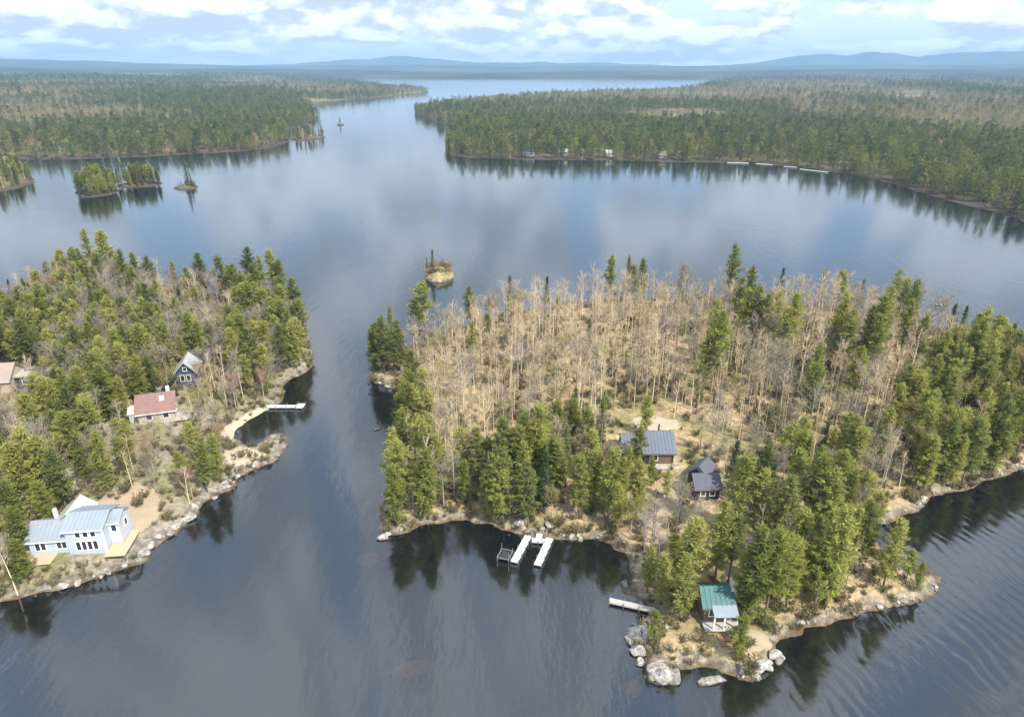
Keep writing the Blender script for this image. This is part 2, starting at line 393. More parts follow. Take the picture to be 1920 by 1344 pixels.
RIGHT_FAR = P2([(2300, 560), (2050, 470), (1985, 446), (1930, 424), (1895, 408), (1830, 390), (1750, 370), (1660, 342), (1540, 321), (1420, 308), (1300, 305), (1200, 303), (1100, 301), (960, 299), (900, 298),
                (838, 294), (829, 284), (834, 262), (858, 247), (850, 238), (818, 237), (795, 222), (777, 215), (780, 208), (810, 200), (860, 193), (930, 187), (1000, 181), (1100, 177), (1220, 174), (1310, 169), (1330, 160)]) \
    + [(1500, 4600), (2500, 5600), (6500, 5600), (3500, 2200)]
LEFT_FAR = P2([(-350, 360), (-120, 308), (0, 299), (60, 301), (150, 299), (280, 294), (400, 287), (470, 283), (528, 274), (556, 266), (552, 254), (535, 247), (560, 243), (585, 234), (594, 226), (592, 214), (575, 202), (556, 194),
               (600, 191), (645, 189), (700, 185), (760, 179), (800, 176), (806, 172), (770, 168), (720, 163), (700, 160)]) + [(-1200, 4700), (-2600, 5600), (-7000, 5600), (-3000, 1300)]

def near_h(sd, x, y):
    n = fbm(x, y, 6.0, 3) - .5; n2 = fbm(x, y, 22.0, 9) - .5
    s = sd + n * 3.4 + (vnoise(x, y, 2.3, 44) - .5) * 1.1
    up = 1.0 * (1 - np.exp(-np.maximum(s, 0) / 2.0)) + 2.6 * (1 - np.exp(-np.maximum(s, 0) / 26.0)) + np.clip(s / 10, 0, 1) * (n2 * 1.6 + n * .6)
    dn = np.maximum(.26 * np.minimum(s, 0), -5.8)
    return np.where(s > 0, up, dn)
NEAR_POLYS = [BIG, LEFT]
def hgt(x, y):
    x = np.atleast_1d(np.asarray(x, float)); y = np.atleast_1d(np.asarray(y, float))
    sd = np.maximum(sdf(BIG, x, y), sdf(LEFT, x, y))
    return near_h(sd, x, y)
def gz(x, y): return float(hgt(x, y)[0])
def place(px, py):
    z = 1.5
    for _ in range(5):
        x, y = atz(px, py, z); z = .5 * z + .5 * max(gz(x, y), 0)
    x, y = atz(px, py, z)
    return x, y, max(gz(x, y), 0)
def place_top(px, py, h):
    z = 2.0
    for _ in range(5):
        x, y = atz(px, py, z + h); z = .5 * z + .5 * max(gz(x, y), .2)
    x, y = atz(px, py, z + h)
    return x, y, max(gz(x, y), .2)

def land(name, poly, res, hf, material, bounds=None, smooth_=True, cut=-5.7):
    A = np.array(poly)
    x0, x1, y0, y1 = bounds or (A[:, 0].min() - 22, A[:, 0].max() + 22, A[:, 1].min() - 22, A[:, 1].max() + 22)
    xs = np.arange(x0, x1 + res, res); ys = np.arange(y0, y1 + res, res)
    X, Y = np.meshgrid(xs, ys); sd = sdf(poly, X, Y); Z = hf(sd, X, Y)
    nx, ny = len(xs), len(ys)
    idx = np.arange(nx * ny).reshape(ny, nx)
    q = np.stack([idx[:-1, :-1], idx[:-1, 1:], idx[1:, 1:], idx[1:, :-1]], -1).reshape(-1, 4)
    zf = Z.ravel(); q = q[zf[q].max(1) > cut]
    used = np.unique(q); remap = np.zeros(nx * ny, np.int64); remap[used] = np.arange(len(used))
    V = np.stack([X.ravel(), Y.ravel(), zf], -1)[used]
    return link(name, mesh(name, V, remap[q], material, smooth_=smooth_), kind='structure')
land('island_ground', BIG, 1.0, near_h, M['ground'])
land('peninsula_ground', LEFT, 1.0, near_h, M['yard_ground'], bounds=(-190, -40, 60, 290))
def islet_h(k):
    return lambda sd, x, y: near_h(np.minimum(sd, 30) * 1.0, x, y) * np.where(sd > 0, k, 1)
for k_, po in ISLETS.items():
    land('islet_ground', po, 1.0 if k_ == 'mound' else 2.0, islet_h(2.6 if k_ == 'mound' else .8), M['ground'] if k_ == 'mound' else M['far_ground'])
def right_h(sd, x, y):
    r = np.hypot(x, y); s = sd + (fbm(x, y, 60, 5) - .5) * 30 * smooth((r - 500) / 500)
    base = np.where(s > 0, 2.5 * (1 - np.exp(-np.maximum(s, 0) / 25)), np.maximum(.25 * s, -5.9))
    hill = smooth((r - 1100) / 2100) * smooth((x / (r + 1) - .12) / .3) * (2 + 34 * np.clip(fbm(x, y, 900, 21, 3) - .22, 0, 1) ** 1.2) + smooth(s / 200) * 9 * (fbm(x, y, 380, 31, 3) - .35)
    return np.where(s > 0, base + np.maximum(hill, 0), base)
def left_h(sd, x, y):
    r = np.hypot(x, y); s = sd + (fbm(x, y, 60, 8) - .5) * 30 * smooth((r - 500) / 500)
    base = np.where(s > 0, 2.5 * (1 - np.exp(-np.maximum(s, 0) / 25)), np.maximum(.25 * s, -5.9))
    hill = smooth((r - 1000) / 2000) * smooth((-x / (r + 1) - .17) / .22) * (6 + 58 * np.clip(fbm(x, y, 800, 41, 3) - .2, 0, 1) ** 1.2) + smooth(s / 200) * 8 * (fbm(x, y, 380, 51, 3) - .35)
    return np.where(s > 0, base + np.maximum(hill, 0), base)
land('far_shore_ground', RIGHT_FAR, 16.0, right_h, M['far_ground'], bounds=(-420, 4200, 300, 5600))
land('far_shore_ground', LEFT_FAR, 16.0, left_h, M['far_ground'], bounds=(-4200, -150, 480, 5600))

def far_hills():
    th = np.radians(np.arange(-50, 50.01, .12)); rr = np.concatenate([np.arange(4700, 7000, 60), np.arange(7000, 14200, 110)])
    T, Rr = np.meshgrid(th, rr); X = Rr * np.sin(T); Y = Rr * np.cos(T)
    deg = np.degrees(T)
    def prof(ps): return np.interp(deg, [a for a, b in ps], [b for a, b in ps])
    def ridge(c, w): return np.exp(-((Rr - c) / w) ** 2)
    A = prof([(-50, 62), (-30, 60), (-15, 52), (-8, 38), (-4, 34), (2, 40), (8, 44), (14, 40), (20, 48), (30, 56), (50, 60)])
    B = prof([(-50, 150), (-38, 150), (-30, 128), (-24, 112), (-18, 96), (-12, 92), (-6, 92), (0, 92), (8, 88), (14, 80), (22, 86), (30, 92), (50, 100)])
    Cc = prof([(-50, 225), (-36, 205), (-30, 168), (-22, 110), (-17, 120), (-12, 205), (-9, 262), (-7, 225), (-3, 150), (2, 165), (4, 140), (8, 150), (14, 105), (18, 130), (21, 225), (25, 285), (28, 250), (31, 275), (34, 262), (36, 290), (50, 270)])
    Cc = Cc * (.86 + .28 * fbm(deg, deg * 0, 2.2, 91, 4))
    n1 = fbm(X, Y, 1500, 61, 4); n2 = fbm(X, Y, 420, 71, 3)
    Z = np.maximum.reduce([A * ridge(6000, 700) * (.7 + .6 * n1), B * ridge(9300, 1000) * (.72 + .56 * n1), Cc * ridge(13000, 1300) * (.82 + .36 * n1)])
    Z = Z + 5 * (n2 - .5) + 6
    shore = smooth((Rr - 4800 - 500 * (fbm(X, Y, 900, 81, 3) - .3)) / 350)
    Z = Z * shore - 5 * (1 - shore)
    idx = np.arange(X.size).reshape(X.shape)
    q = np.stack([idx[:-1, :-1], idx[:-1, 1:], idx[1:, 1:], idx[1:, :-1]], -1).reshape(-1, 4)[:, ::-1]
    link('hills', mesh('hills', np.stack([X.ravel(), Y.ravel(), Z.ravel()], -1), q, M['hills'], smooth_=True), kind='structure')
far_hills()
link('water', mesh('water', [(-15000, -400, 0), (15000, -400, 0), (15000, 14600, 0), (-15000, 14600, 0)], [(0, 1, 2, 3)], M['water']), kind='structure')
link('lake_bed', mesh('lake_bed', [(-15000, -400, -6.1), (15000, -400, -6.1), (15000, 14600, -6.1), (-15000, 14600, -6.1)], [(0, 1, 2, 3)], M['bed']), kind='structure')

# ------------------------------------------------------------------ the haze over the lake
def haze():
    m = bpy.data.materials.new('haze_air'); m.use_nodes = True; t = m.node_tree; t.nodes.clear()
    out = t.nodes.new('ShaderNodeOutputMaterial'); v = t.nodes.new('ShaderNodeVolumePrincipled')
    v.inputs['Color'].default_value = (.42, .68, 1.0, 1); v.inputs['Density'].default_value = 1.1e-4; v.inputs['Anisotropy'].default_value = 0.0
    t.links.new(v.outputs[0], out.inputs['Volume'])
    b = MB().box(-15600, 15600, -800, 15200, -9, 345)
    b.build('haze', m, kind='stuff', label='thin blue haze over the lake and the far hills', category='haze')
haze()

# ------------------------------------------------------------------ trees
def tri_leaves(rng, cen, out, n, ln, wd, flat=.5, spread=.25):
    """n pointed leaf clumps round each centre; returns verts and tris"""
    k = len(cen); Cn = np.repeat(cen, n, 0); O = np.repeat(out, n, 0)
    N = k * n
    Cn = Cn + rng.normal(0, spread, (N, 3)) * np.array([1, 1, .6])
    d = O + rng.normal(0, .55, (N, 3)) * np.array([1, 1, flat]); d /= np.linalg.norm(d, axis=1, keepdims=True)
    up = np.array([0, 0, 1.0]) + rng.normal(0, .55, (N, 3)); s = np.cross(d, up); s /= np.linalg.norm(s, axis=1, keepdims=True) + 1e-9
    L = ln * rng.uniform(.65, 1.3, (N, 1)); Wd = wd * rng.uniform(.6, 1.3, (N, 1))
    a = Cn - d * L * .45 - s * Wd; b = Cn - d * L * .45 + s * Wd; c = Cn + d * L * .55
    V = np.stack([a, b, c], 1).reshape(-1, 3); T = np.arange(3 * N).reshape(N, 3)
    return V, T
def cat(parts):
    V = []; T = []; b = 0
    for v, t in parts:
        V.append(v); T.append(t + b); b += len(v)
    return np.concatenate(V), np.concatenate(T)

def conifer(seed, h, Rm, z0, style, lo=False):
    rng = np.random.default_rng(seed)
    bend = rng.normal(0, .012 * h, 2)
    def ax(z): t = z / h; return np.array([bend[0] * t * t, bend[1] * t * t, z])
    zs = np.linspace(-.6, h * .98, 4 if lo else 7)
    wood = [tube(np.array([ax(max(z, 0)) if z > 0 else np.array([0, 0, z]) for z in zs]), [max(.02, (.0115 * h + .03) * (1 - z / h * .96)) for z in zs], 3 if lo else 5)]
    cen = []; out = []
    z = z0 * h; step = (.62 if style == 'pine' else .5) * (1.7 if lo else 1)
    side = rng.uniform(0, 6.28)
    while z < h * .97:
        t = (z / h - z0) / (1 - z0)
        if style == 'pine':
            prof = Rm * ((1 - t) ** (.42 if lo else .58)) * (.50 + .5 * min(1, t * 2.6)) * (1 + .18 * math.sin(t * 17 + seed)) + .22
            nb = rng.integers(4, 7); tilt = .05 + .55 * t
        else:
            prof = Rm * (1 - t) ** .9 * (.7 + .3 * min(1, t * 5)) * (1 + .10 * math.sin(t * 23 + seed)) + .12
            nb = rng.integers(5, 7); tilt = -.18 + .5 * t
        if lo: nb = max(3, nb - 2)
        a0 = rng.uniform(0, 6.28)
        for k in range(nb):
            if rng.random() < (.16 if style == 'pine' else .06): continue
            az = a0 + 6.283 * k / nb + rng.normal(0, .25)
            L = prof * rng.uniform(.62, 1.14) * (1 + .16 * math.cos(az - side))
            tl = tilt + rng.normal(0, .10)
            d = np.array([math.cos(az) * math.cos(tl), math.sin(az) * math.cos(tl), math.sin(tl)])
            p0 = ax(z); p1 = p0 + d * L
            if not lo and L > .8: wood.append(tube(np.array([p0, p1]), [.012 * h * .25 + .012, .008], 3))
            nt = max(1, int(L / (.95 if lo else .52)))
            for f in np.linspace(.42 if nt > 1 else .7, 1.0, nt):
                cen.append(p0 + d * L * f + (0, 0, .06 * L * f)); out.append(d)
        z += step * rng.uniform(.75, 1.3) * (1 - .35 * t)
    for f in (.93, .965, 1.0): cen.append(ax(h * f)); out.append(np.array([0, 0, 1.0]))
    cen = np.array(cen); out = np.array(out)
    if style == 'pine': lv = tri_leaves(rng, cen, out, 3 if lo else 7, 1.25 if lo else .92, .38 if lo else .135, .55, .5 if lo else .27)
    else: lv = tri_leaves(rng, cen, out, 3 if lo else 5, 1.0 if lo else .62, .30 if lo else .15, .45, .3 if lo else .18)
    return cat(wood), lv

def bare(seed, h, Rm, buds=0, lo=False, spread=1.0):
    rng = np.random.default_rng(seed)
    bend = rng.normal(0, .03 * h, 2); th = h * .86
    def ax(z): t = z / h; return np.array([bend[0] * t * t, bend[1] * t * t, z])
    zs = [-.6, 0, h * .25, h * .5, h * .7, th]
    wood = [tube(np.array([ax(z) for z in zs]), [(.0095 * h + .03) * (1 - .9 * max(z, 0) / h) for z in zs], 4 if lo else 5)]
    slv = []; bud = []
    n = 9 if lo else 17 if spread > 1 else 12
    def sliver(p, d, L, w):
        s = np.cross(d, rng.normal(0, 1, 3)); s /= np.linalg.norm(s) + 1e-9
        slv.append((p - s * w, p + s * w, p + d * L))
    for i in range(n):
        t = rng.uniform(0, 1) ** .8; z = h * (.36 + .5 * t); az = rng.uniform(0, 6.283) if i else 0
        up = rng.uniform(.6, 1.15); L = Rm * (1.25 - .6 * t) * rng.uniform(.7, 1.2) * 1.3
        d = np.array([math.cos(az) * math.cos(up) * spread, math.sin(az) * math.cos(up) * spread, math.sin(up)]); d /= np.linalg.norm(d)
        p0 = ax(z); pm = p0 + d * L * .5; d2 = d + (0, 0, .35); d2 /= np.linalg.norm(d2); p1 = pm + d2 * L * .6
        wood.append(tube(np.array([p0, pm, p1]), [.0035 * h + .01, .0022 * h + .006, .008], 3))
        for q in range(7 if lo else 15 if buds > 1 else 12 if spread > 1 else 8):
            f = rng.uniform(.25, 1.05); b = p0 + (pm - p0) * min(1, f * 2) if f < .5 else pm + (p1 - pm) * (f - .5) * 2
            dd = d2 + rng.normal(0, .55, 3); dd /= np.linalg.norm(dd); ll = rng.uniform(.6, 1.35) * h / 14
            sliver(b, dd, ll, .045 if lo else .02)
            e = b + dd * ll * .5
            if not lo:
                for _ in range(2):
                    d3 = dd + rng.normal(0, .6, 3); d3 /= np.linalg.norm(d3); sliver(e, d3, ll * rng.uniform(.5, .9), .016)
            bud.append(e)
    for q in range(8): # leader
        dd = np.array([rng.normal(0, .35), rng.normal(0, .35), 1.0]); dd /= np.linalg.norm(dd); sliver(ax(th * rng.uniform(.9, 1)), dd, rng.uniform(.8, 1.8), .025)
    V = np.array(slv).reshape(-1, 3); T = np.arange(len(V)).reshape(-1, 3)
    parts = [(V, T)]; nb = 0
    if buds:
        bc = np.array(bud); o = rng.normal(0, 1, bc.shape); o /= np.linalg.norm(o, axis=1, keepdims=True)
        parts.append(tri_leaves(rng, bc, o, buds, .62 if lo else .24, .24 if lo else .085, 1.0, .4)); nb = len(parts[1][1])
    V, T = cat(parts)
    mi = np.zeros(len(T), int); mi[len(T) - nb:] = 1 if nb else 0
    return cat(wood), (V, T), mi
def shrub(seed, h):
    rng = np.random.default_rng(seed); wood = []; cen = []; out = []
    for i in range(7):
        az = rng.uniform(0, 6.283); d = np.array([math.cos(az) * .55, math.sin(az) * .55, 1]); d /= np.linalg.norm(d); L = h * rng.uniform(.6, 1.1)
        wood.append(tube(np.array([[0, 0, -.1], d * L]), [.02, .006], 3))
        for f in np.linspace(.35, 1, 5): cen.append(d * L * f); out.append(d)
    return cat(wood), tri_leaves(rng, np.array(cen), np.array(out), 4, .36, .08, 1.0, .2)

KINDS = {}      # kind -> list of (trunk mesh, crown mesh, joined mesh, height)
def reg(kind, wood, crown, mats, h, mi=None):
    tm = mesh('trunk', wood[0], wood[1], mats[0]); cm = mesh('crown', crown[0], crown[1], mats[1:], mi)
    V, T = cat([wood, crown]); m = np.concatenate([np.zeros(len(wood[1]), int), (1 + (mi if mi is not None else np.zeros(len(crown[1]), int)))])
    jm = mesh(kind + '_whole', V, T, mats, m)
    KINDS.setdefault(kind, []).append((tm, cm, jm, h))
for i in range(6):
    w, c = conifer(100 + i, 16, [3.1, 3.5, 2.8, 3.6, 2.6, 3.2][i], [.18, .26, .12, .32, .16, .22][i], 'pine')
    reg('pine', w, c, [M['bark'], M['pine_dark'] if i == 5 else M['pine']], 16)
for i in range(3):
    w, c = conifer(130 + i, 17, [2.35, 2.7, 2.2][i], [.34, .42, .30][i], 'pine')
    reg('tallpine', w, c, [M['bark'], M['pine']], 17)
for i in range(4):
    w, c = conifer(150 + i, 14, [1.9, 2.2, 1.6, 2.0][i], [.08, .14, .12, .2][i], 'spruce')
    reg('spruce', w, c, [M['bark'], M['spruce'] if i % 2 else M['pine_dark']], 14)
for i in range(6):
    w, c, mi = bare(200 + i, 14, [1.6, 2.0, 1.4, 1.8, 2.1, 1.5][i], 1 if i == 3 else 0)
    reg('bare', w, c, [M['bark_pale'] if i % 3 else M['twig'], M['twig'], M['bud_tan']], 14, mi)
for i in range(4):
    w, c, mi = bare(220 + i, 12, [2.6, 3.0, 2.3, 2.8][i], 2 if i % 2 else 0, False, 1.25)
    reg('grey', w, c, [M['twig_dark'], M['twig_dark'], M['bud_tan']], 12, mi)
for i in range(3):
    w, c, mi = bare(230 + i, 11, [2.6, 2.9, 2.3][i], 3, False, 1.3)
    reg('redbud', w, c, [M['twig'], M['twig_red'], M['bud_red']], 11, mi)
for i in range(3):
    w, c, mi = bare(240 + i, 11, [2.5, 2.9, 2.2][i], 6, False, 1.2)
    reg('greenbud', w, c, [M['twig'], M['twig'], M['bud_green']], 11, mi)
for i in range(4):
    w, c = shrub(260 + i, 1.5); reg('shrub', w, c, [M['twig'], M['shrub']], 1.5)
for i in range(3):
    w, c = shrub(270 + i, 1.5); reg('redshrub', w, c, [M['twig'], M['shrub'] if i else M['bud_red']], 1.5)
# coarser trees for the far woods
for i in range(5):
    w, c = conifer(300 + i, 16, [4.3, 4.8, 4.0, 5.0, 4.2][i], [.12, .2, .1, .2, .15][i], 'pine', True)
    reg('far_pine', w, c, [M['bark'], M['pine_dark'] if i < 2 else M['far_needles']], 16)
for i in range(3):
    w, c = conifer(320 + i, 16, [3.0, 3.4, 2.7][i], .05, 'spruce', True)
    reg('far_spruce', w, c, [M['bark'], M['spruce']], 16)
for i in range(4):
    w, c, mi = bare(340 + i, 14, [3.6, 4.0, 3.4, 3.8][i], 5, True, 1.3)
    reg('far_bare', w, c, [M['twig'], M['twig'], M['bud_tan'] if i < 3 else M['bud_red']], 14, mi)
for i in range(2):
    w, c, mi = bare(360 + i, 14, 3.2, 5, True, 1.2)
    reg('far_green', w, c, [M['twig'], M['twig'], M['bud_green']], 14, mi)

def scatter(name, kinds, pts, label, category):
    """pts: (x, y, z, scale, rot, kind, variant) -> one mass of trees standing on those points"""
    if not pts: return
    col = bpy.data.collections.new('src_' + name)
    order = []
    for k in kinds:
        for j, v in enumerate(KINDS[k]):
            o = bpy.data.objects.new('%03d_src' % len(order) + name, v[2]); col.objects.link(o); order.append((k, j))
    lut = {kv: i for i, kv in enumerate(order)}
    m = bpy.data.meshes.new(name); m.from_pydata([p[:3] for p in pts], [], [])
    for an, ty, vals in (('scl', 'FLOAT', [p[3] for p in pts]), ('rotz', 'FLOAT', [p[4] for p in pts]), ('idx', 'INT', [lut[(p[5], p[6])] for p in pts])):
        a = m.attributes.new(an, ty, 'POINT'); a.data.foreach_set('value', np.array(vals, np.float32 if ty == 'FLOAT' else np.int32))
    o = link(name, m, kind='stuff', label=label, category=category)
    ng = bpy.data.node_groups.new('gn_' + name, 'GeometryNodeTree')
    ng.interface.new_socket('Geometry', in_out='INPUT', socket_type='NodeSocketGeometry'); ng.interface.new_socket('Geometry', in_out='OUTPUT', socket_type='NodeSocketGeometry')
    gi = ng.nodes.new('NodeGroupInput'); go = ng.nodes.new('NodeGroupOutput')
    ci = ng.nodes.new('GeometryNodeCollectionInfo'); ci.inputs[0].default_value = col; ci.inputs[1].default_value = True; ci.inputs[2].default_value = True
    ip = ng.nodes.new('GeometryNodeInstanceOnPoints'); ip.inputs['Pick Instance'].default_value = True
    def attr(an, dt):
        nd = ng.nodes.new('GeometryNodeInputNamedAttribute'); nd.data_type = dt; nd.inputs[0].default_value = an; return nd.outputs[0]
    cb = ng.nodes.new('ShaderNodeCombineXYZ'); L = ng.links.new
    L(attr('rotz', 'FLOAT'), cb.inputs[2]); L(cb.outputs[0], ip.inputs['Rotation'])
    L(attr('scl', 'FLOAT'), ip.inputs['Scale']); L(attr('idx', 'INT'), ip.inputs['Instance Index'])
    L(gi.outputs[0], ip.inputs['Points']); L(ci.outputs[0], ip.inputs['Instance']); L(ip.outputs[0], go.inputs[0])
    md = o.modifiers.new('spread', 'NODES'); md.node_group = ng
    return o

# ------------------------------------------------------------------ where the near trees stand
TREES = []      # dicts
# picture boxes of buildings and clearings that the photograph shows in the open: no tree stands in front of them
OPEN = [(52, 955, 232, 1050), (266, 752, 326, 784), (338, 676, 368, 706), (0, 680, 50, 706), (1216, 808, 1260, 838), (1172, 808, 1188, 828), (1292, 860, 1312, 888), (1306, 904, 1342, 928),
        (1322, 1120, 1380, 1172), (950, 985, 1045, 1060), (430, 796, 510, 825), (206, 925, 290, 975), (1200, 790, 1265, 806), (1062, 900, 1105, 935), (1660, 920, 1725, 965)]
FOOT = []       # ground footprints (x, y, radius)
def blocked(x, y, z, h, w, pad=.5):
    bx, by, d = project(x, y, z); tx, ty, _ = project(x, y, z + h)
    r = w * F / d * pad
    for (a, b, c, e) in OPEN:
        if bx + r > a and bx - r < c and by > (b + e) / 2 and ty < e - 4: return True
    for fx, fy, fr in FOOT:
        if (x - fx) ** 2 + (y - fy) ** 2 < (fr + w * .4) ** 2: return True
    return False
def put(kind, x, y, z, h, zone, force=False, var=None):
    v = KINDS[kind]; j = R0.randrange(len(v)) if var is None else var
    w = {'pine': 2.4, 'tallpine': 2.0, 'spruce': 1.7, 'bare': 1.3, 'grey': 1.5, 'redbud': 2.0, 'greenbud': 2.0}.get(kind, 1)
    if not force and blocked(x, y, z, h, w): return False
    TREES.append(dict(kind=kind, x=x, y=y, z=z, h=h, s=h / v[j][3], j=j, r=R0.uniform(0, 6.283), zone=zone)); return True
def fill(poly_px, spacing, chooser, zone, z=2.5, edge=.6, base=None):
    poly = P2(poly_px, z); A = np.array(poly)
    pts = []
    xs = np.arange(A[:, 0].min(), A[:, 0].max(), spacing); ys = np.arange(A[:, 1].min(), A[:, 1].max(), spacing)
    X, Y = np.meshgrid(xs, ys); rg = np.random.default_rng(len(poly_px) * 31 + int(spacing * 10))
    X = X + rg.uniform(-.48, .48, X.shape) * spacing; Y = Y + rg.uniform(-.48, .48, X.shape) * spacing
    X = X.ravel(); Y = Y.ravel()
    ins = (sdf(poly, X, Y) > 0) & (np.maximum(sdf(BIG, X, Y), sdf(LEFT, X, Y)) > edge)
    X = X[ins]; Y = Y[ins]; Z = hgt(X, Y)
    for x, y, zz in zip(X, Y, Z):
        px, py, _ = project(x, y, zz)
        r = chooser(x, y, px, py)
        if r: zz > .25 and put(r[0], x, y, zz, r[1], zone)
def N1(x, y, s, seed): return float(vnoise(np.array([x]), np.array([y]), s, seed)[0])
U = R0.uniform

# ---- buildings first, so their footprints stay clear
def win(parent, p, u, n, w, h):
    """window of a frame with its pane, on a wall at p, along u, facing n"""
    u = np.array(u, float); n = np.array(n, float); up = np.array([0, 0, 1.0]); p = np.array(p, float)
    def bar(mb, a0, a1, b0, b1, d0, d1):
        V = []
        for dd in (d0, d1):
            for (aa, bb) in ((a0, b0), (a1, b0), (a1, b1), (a0, b1)): V.append(p + u * aa + up * bb + n * dd)
        mb.add(V, [(0, 3, 2, 1), (4, 5, 6, 7), (0, 1, 5, 4), (1, 2, 6, 5), (2, 3, 7, 6), (3, 0, 4, 7)])
    f = MB(); t = .11
    bar(f, -w / 2 - t, w / 2 + t, h / 2, h / 2 + t, .0, .07); bar(f, -w / 2 - t, w / 2 + t, -h / 2 - t, -h / 2, .0, .09)
    bar(f, -w / 2 - t, -w / 2, -h / 2, h / 2, .0, .07); bar(f, w / 2, w / 2 + t, -h / 2, h / 2, .0, .07)
    fo = f.build('window', M['trim'], parent)
    g = MB(); bar(g, -w / 2, w / 2, -h / 2, h / 2, .0, .025); g.build('pane', M['glass'], fo)
def block(parent, x0, x1, y0, y1, z0, zw, rh, axis, wall, roof, ov=.4, wn='wall', rn='roof', th=.16):
    if axis == 'x':
        ym = (y0 + y1) / 2
        V = [(x0, y0, z0), (x1, y0, z0), (x1, y1, z0), (x0, y1, z0), (x0, y0, zw), (x1, y0, zw), (x1, y1, zw), (x0, y1, zw), (x0, ym, zw + rh), (x1, ym, zw + rh)]
        Fc = [(0, 3, 2, 1), (0, 1, 5, 4), (2, 3, 7, 6), (1, 2, 6, 9, 5), (3, 0, 4, 8, 7), (4, 5, 9, 8), (6, 7, 8, 9)]
        k = rh / ((y1 - y0) / 2); dz = ov * k; up = th + .02
        q1 = [(x0 - ov, y0 - ov, zw - dz + up), (x1 + ov, y0 - ov, zw - dz + up), (x1 + ov, ym, zw + rh + up), (x0 - ov, ym, zw + rh + up)]
        q2 = [(x1 + ov, y1 + ov, zw - dz + up), (x0 - ov, y1 + ov, zw - dz + up), (x0 - ov, ym, zw + rh + up), (x1 + ov, ym, zw + rh + up)]
    else:
        xm = (x0 + x1) / 2
        V = [(x0, y0, z0), (x1, y0, z0), (x1, y1, z0), (x0, y1, z0), (x0, y0, zw), (x1, y0, zw), (x1, y1, zw), (x0, y1, zw), (xm, y0, zw + rh), (xm, y1, zw + rh)]
        Fc = [(0, 3, 2, 1), (1, 2, 6, 5), (3, 0, 4, 7), (0, 1, 5, 8, 4), (2, 3, 7, 9, 6), (5, 6, 9, 8), (7, 4, 8, 9)]
        k = rh / ((x1 - x0) / 2); dz = ov * k; up = th + .02
        q1 = [(x0 - ov, y1 + ov, zw - dz + up), (x0 - ov, y0 - ov, zw - dz + up), (xm, y0 - ov, zw + rh + up), (xm, y1 + ov, zw + rh + up)]
        q2 = [(x1 + ov, y0 - ov, zw - dz + up), (x1 + ov, y1 + ov, zw - dz + up), (xm, y1 + ov, zw + rh + up), (xm, y0 - ov, zw + rh + up)]
    w = MB().add(V, Fc).build(wn, wall, parent)
    r = MB(); r.slab(q1, th); r.slab(q2, th)
    ro = r.build(rn, roof, parent)
    sm = MB()
    for q in (q1, q2):
        q = [np.array(p, float) for p in q]; e = q[1] - q[0]; n_ = max(3, int(np.linalg.norm(e) / .6)); nr = np.cross(q[1] - q[0], q[3] - q[0]); nr /= np.linalg.norm(nr); eu = e / np.linalg.norm(e)
        if 'metal' in roof.name:
            for k in range(1, n_):
                a = q[0] + e * k / n_; b = q[3] + (q[2] - q[3]) * k / n_
                sm.slab([a - eu * .03 + nr * .06, a + eu * .03 + nr * .06, b + eu * .03 + nr * .06, b - eu * .03 + nr * .06], .055)
        dn = np.array([0, 0, 1.0]); o_ = np.cross(eu, dn)
        fa = MB(); fa.slab([q[0] + o_ * .04 - dn * .24, q[1] + o_ * .04 - dn * .24, q[1] + o_ * .04 - dn * .01, q[0] + o_ * .04 - dn * .01], .035)
        fa.build('fascia', M['trim'] if 'dark' not in wall.name and 'brown' not in wall.name else M['post'], ro)
    if sm.V: sm.build('roof_seam', roof, ro, kind='stuff')
    return w, ro
def frame_from(pa, pb):
    ax, ay, az = place(*pa); bx, by, bz = place(*pb)
    return np.array([ax, ay, (az + bz) / 2]), math.atan2(by - ay, bx - ax), math.hypot(bx - ax, by - ay)
def deck(parent, x0, x1, y0, y1, z, material, drop=1.6, rail=None, name='deck'):
    d = MB().box(x0, x1, y0, y1, z - .14, z).build(name, material, parent)
    nx = max(2, int((x1 - x0) / 2.2) + 1)
    for i in range(nx):
        xx = x0 + .15 + (x1 - x0 - .3) * i / (nx - 1)
        MB().box(xx - .09, xx + .09, y0 + .1, y0 + .28, z - .142 - drop, z - .142).build('post', M['post'], parent)
    if rail:
        r = MB()
        for i in range(nx * 2 - 1):
            xx = x0 + .06 + (x1 - x0 - .12) * i / (nx * 2 - 2); r.box(xx - .04, xx + .04, y0 + .02, y0 + .10, z + .002, z + .9)
        r.box(x0, x1, y0, y0 + .12, z + .9, z + .97); r.build('railing', rail, parent)
def foot(o, rz, x, y, r):
    c, s = math.cos(rz), math.sin(rz); FOOT.append((o[0] + c * x - s * y, o[1] + s * x + c * y, r))

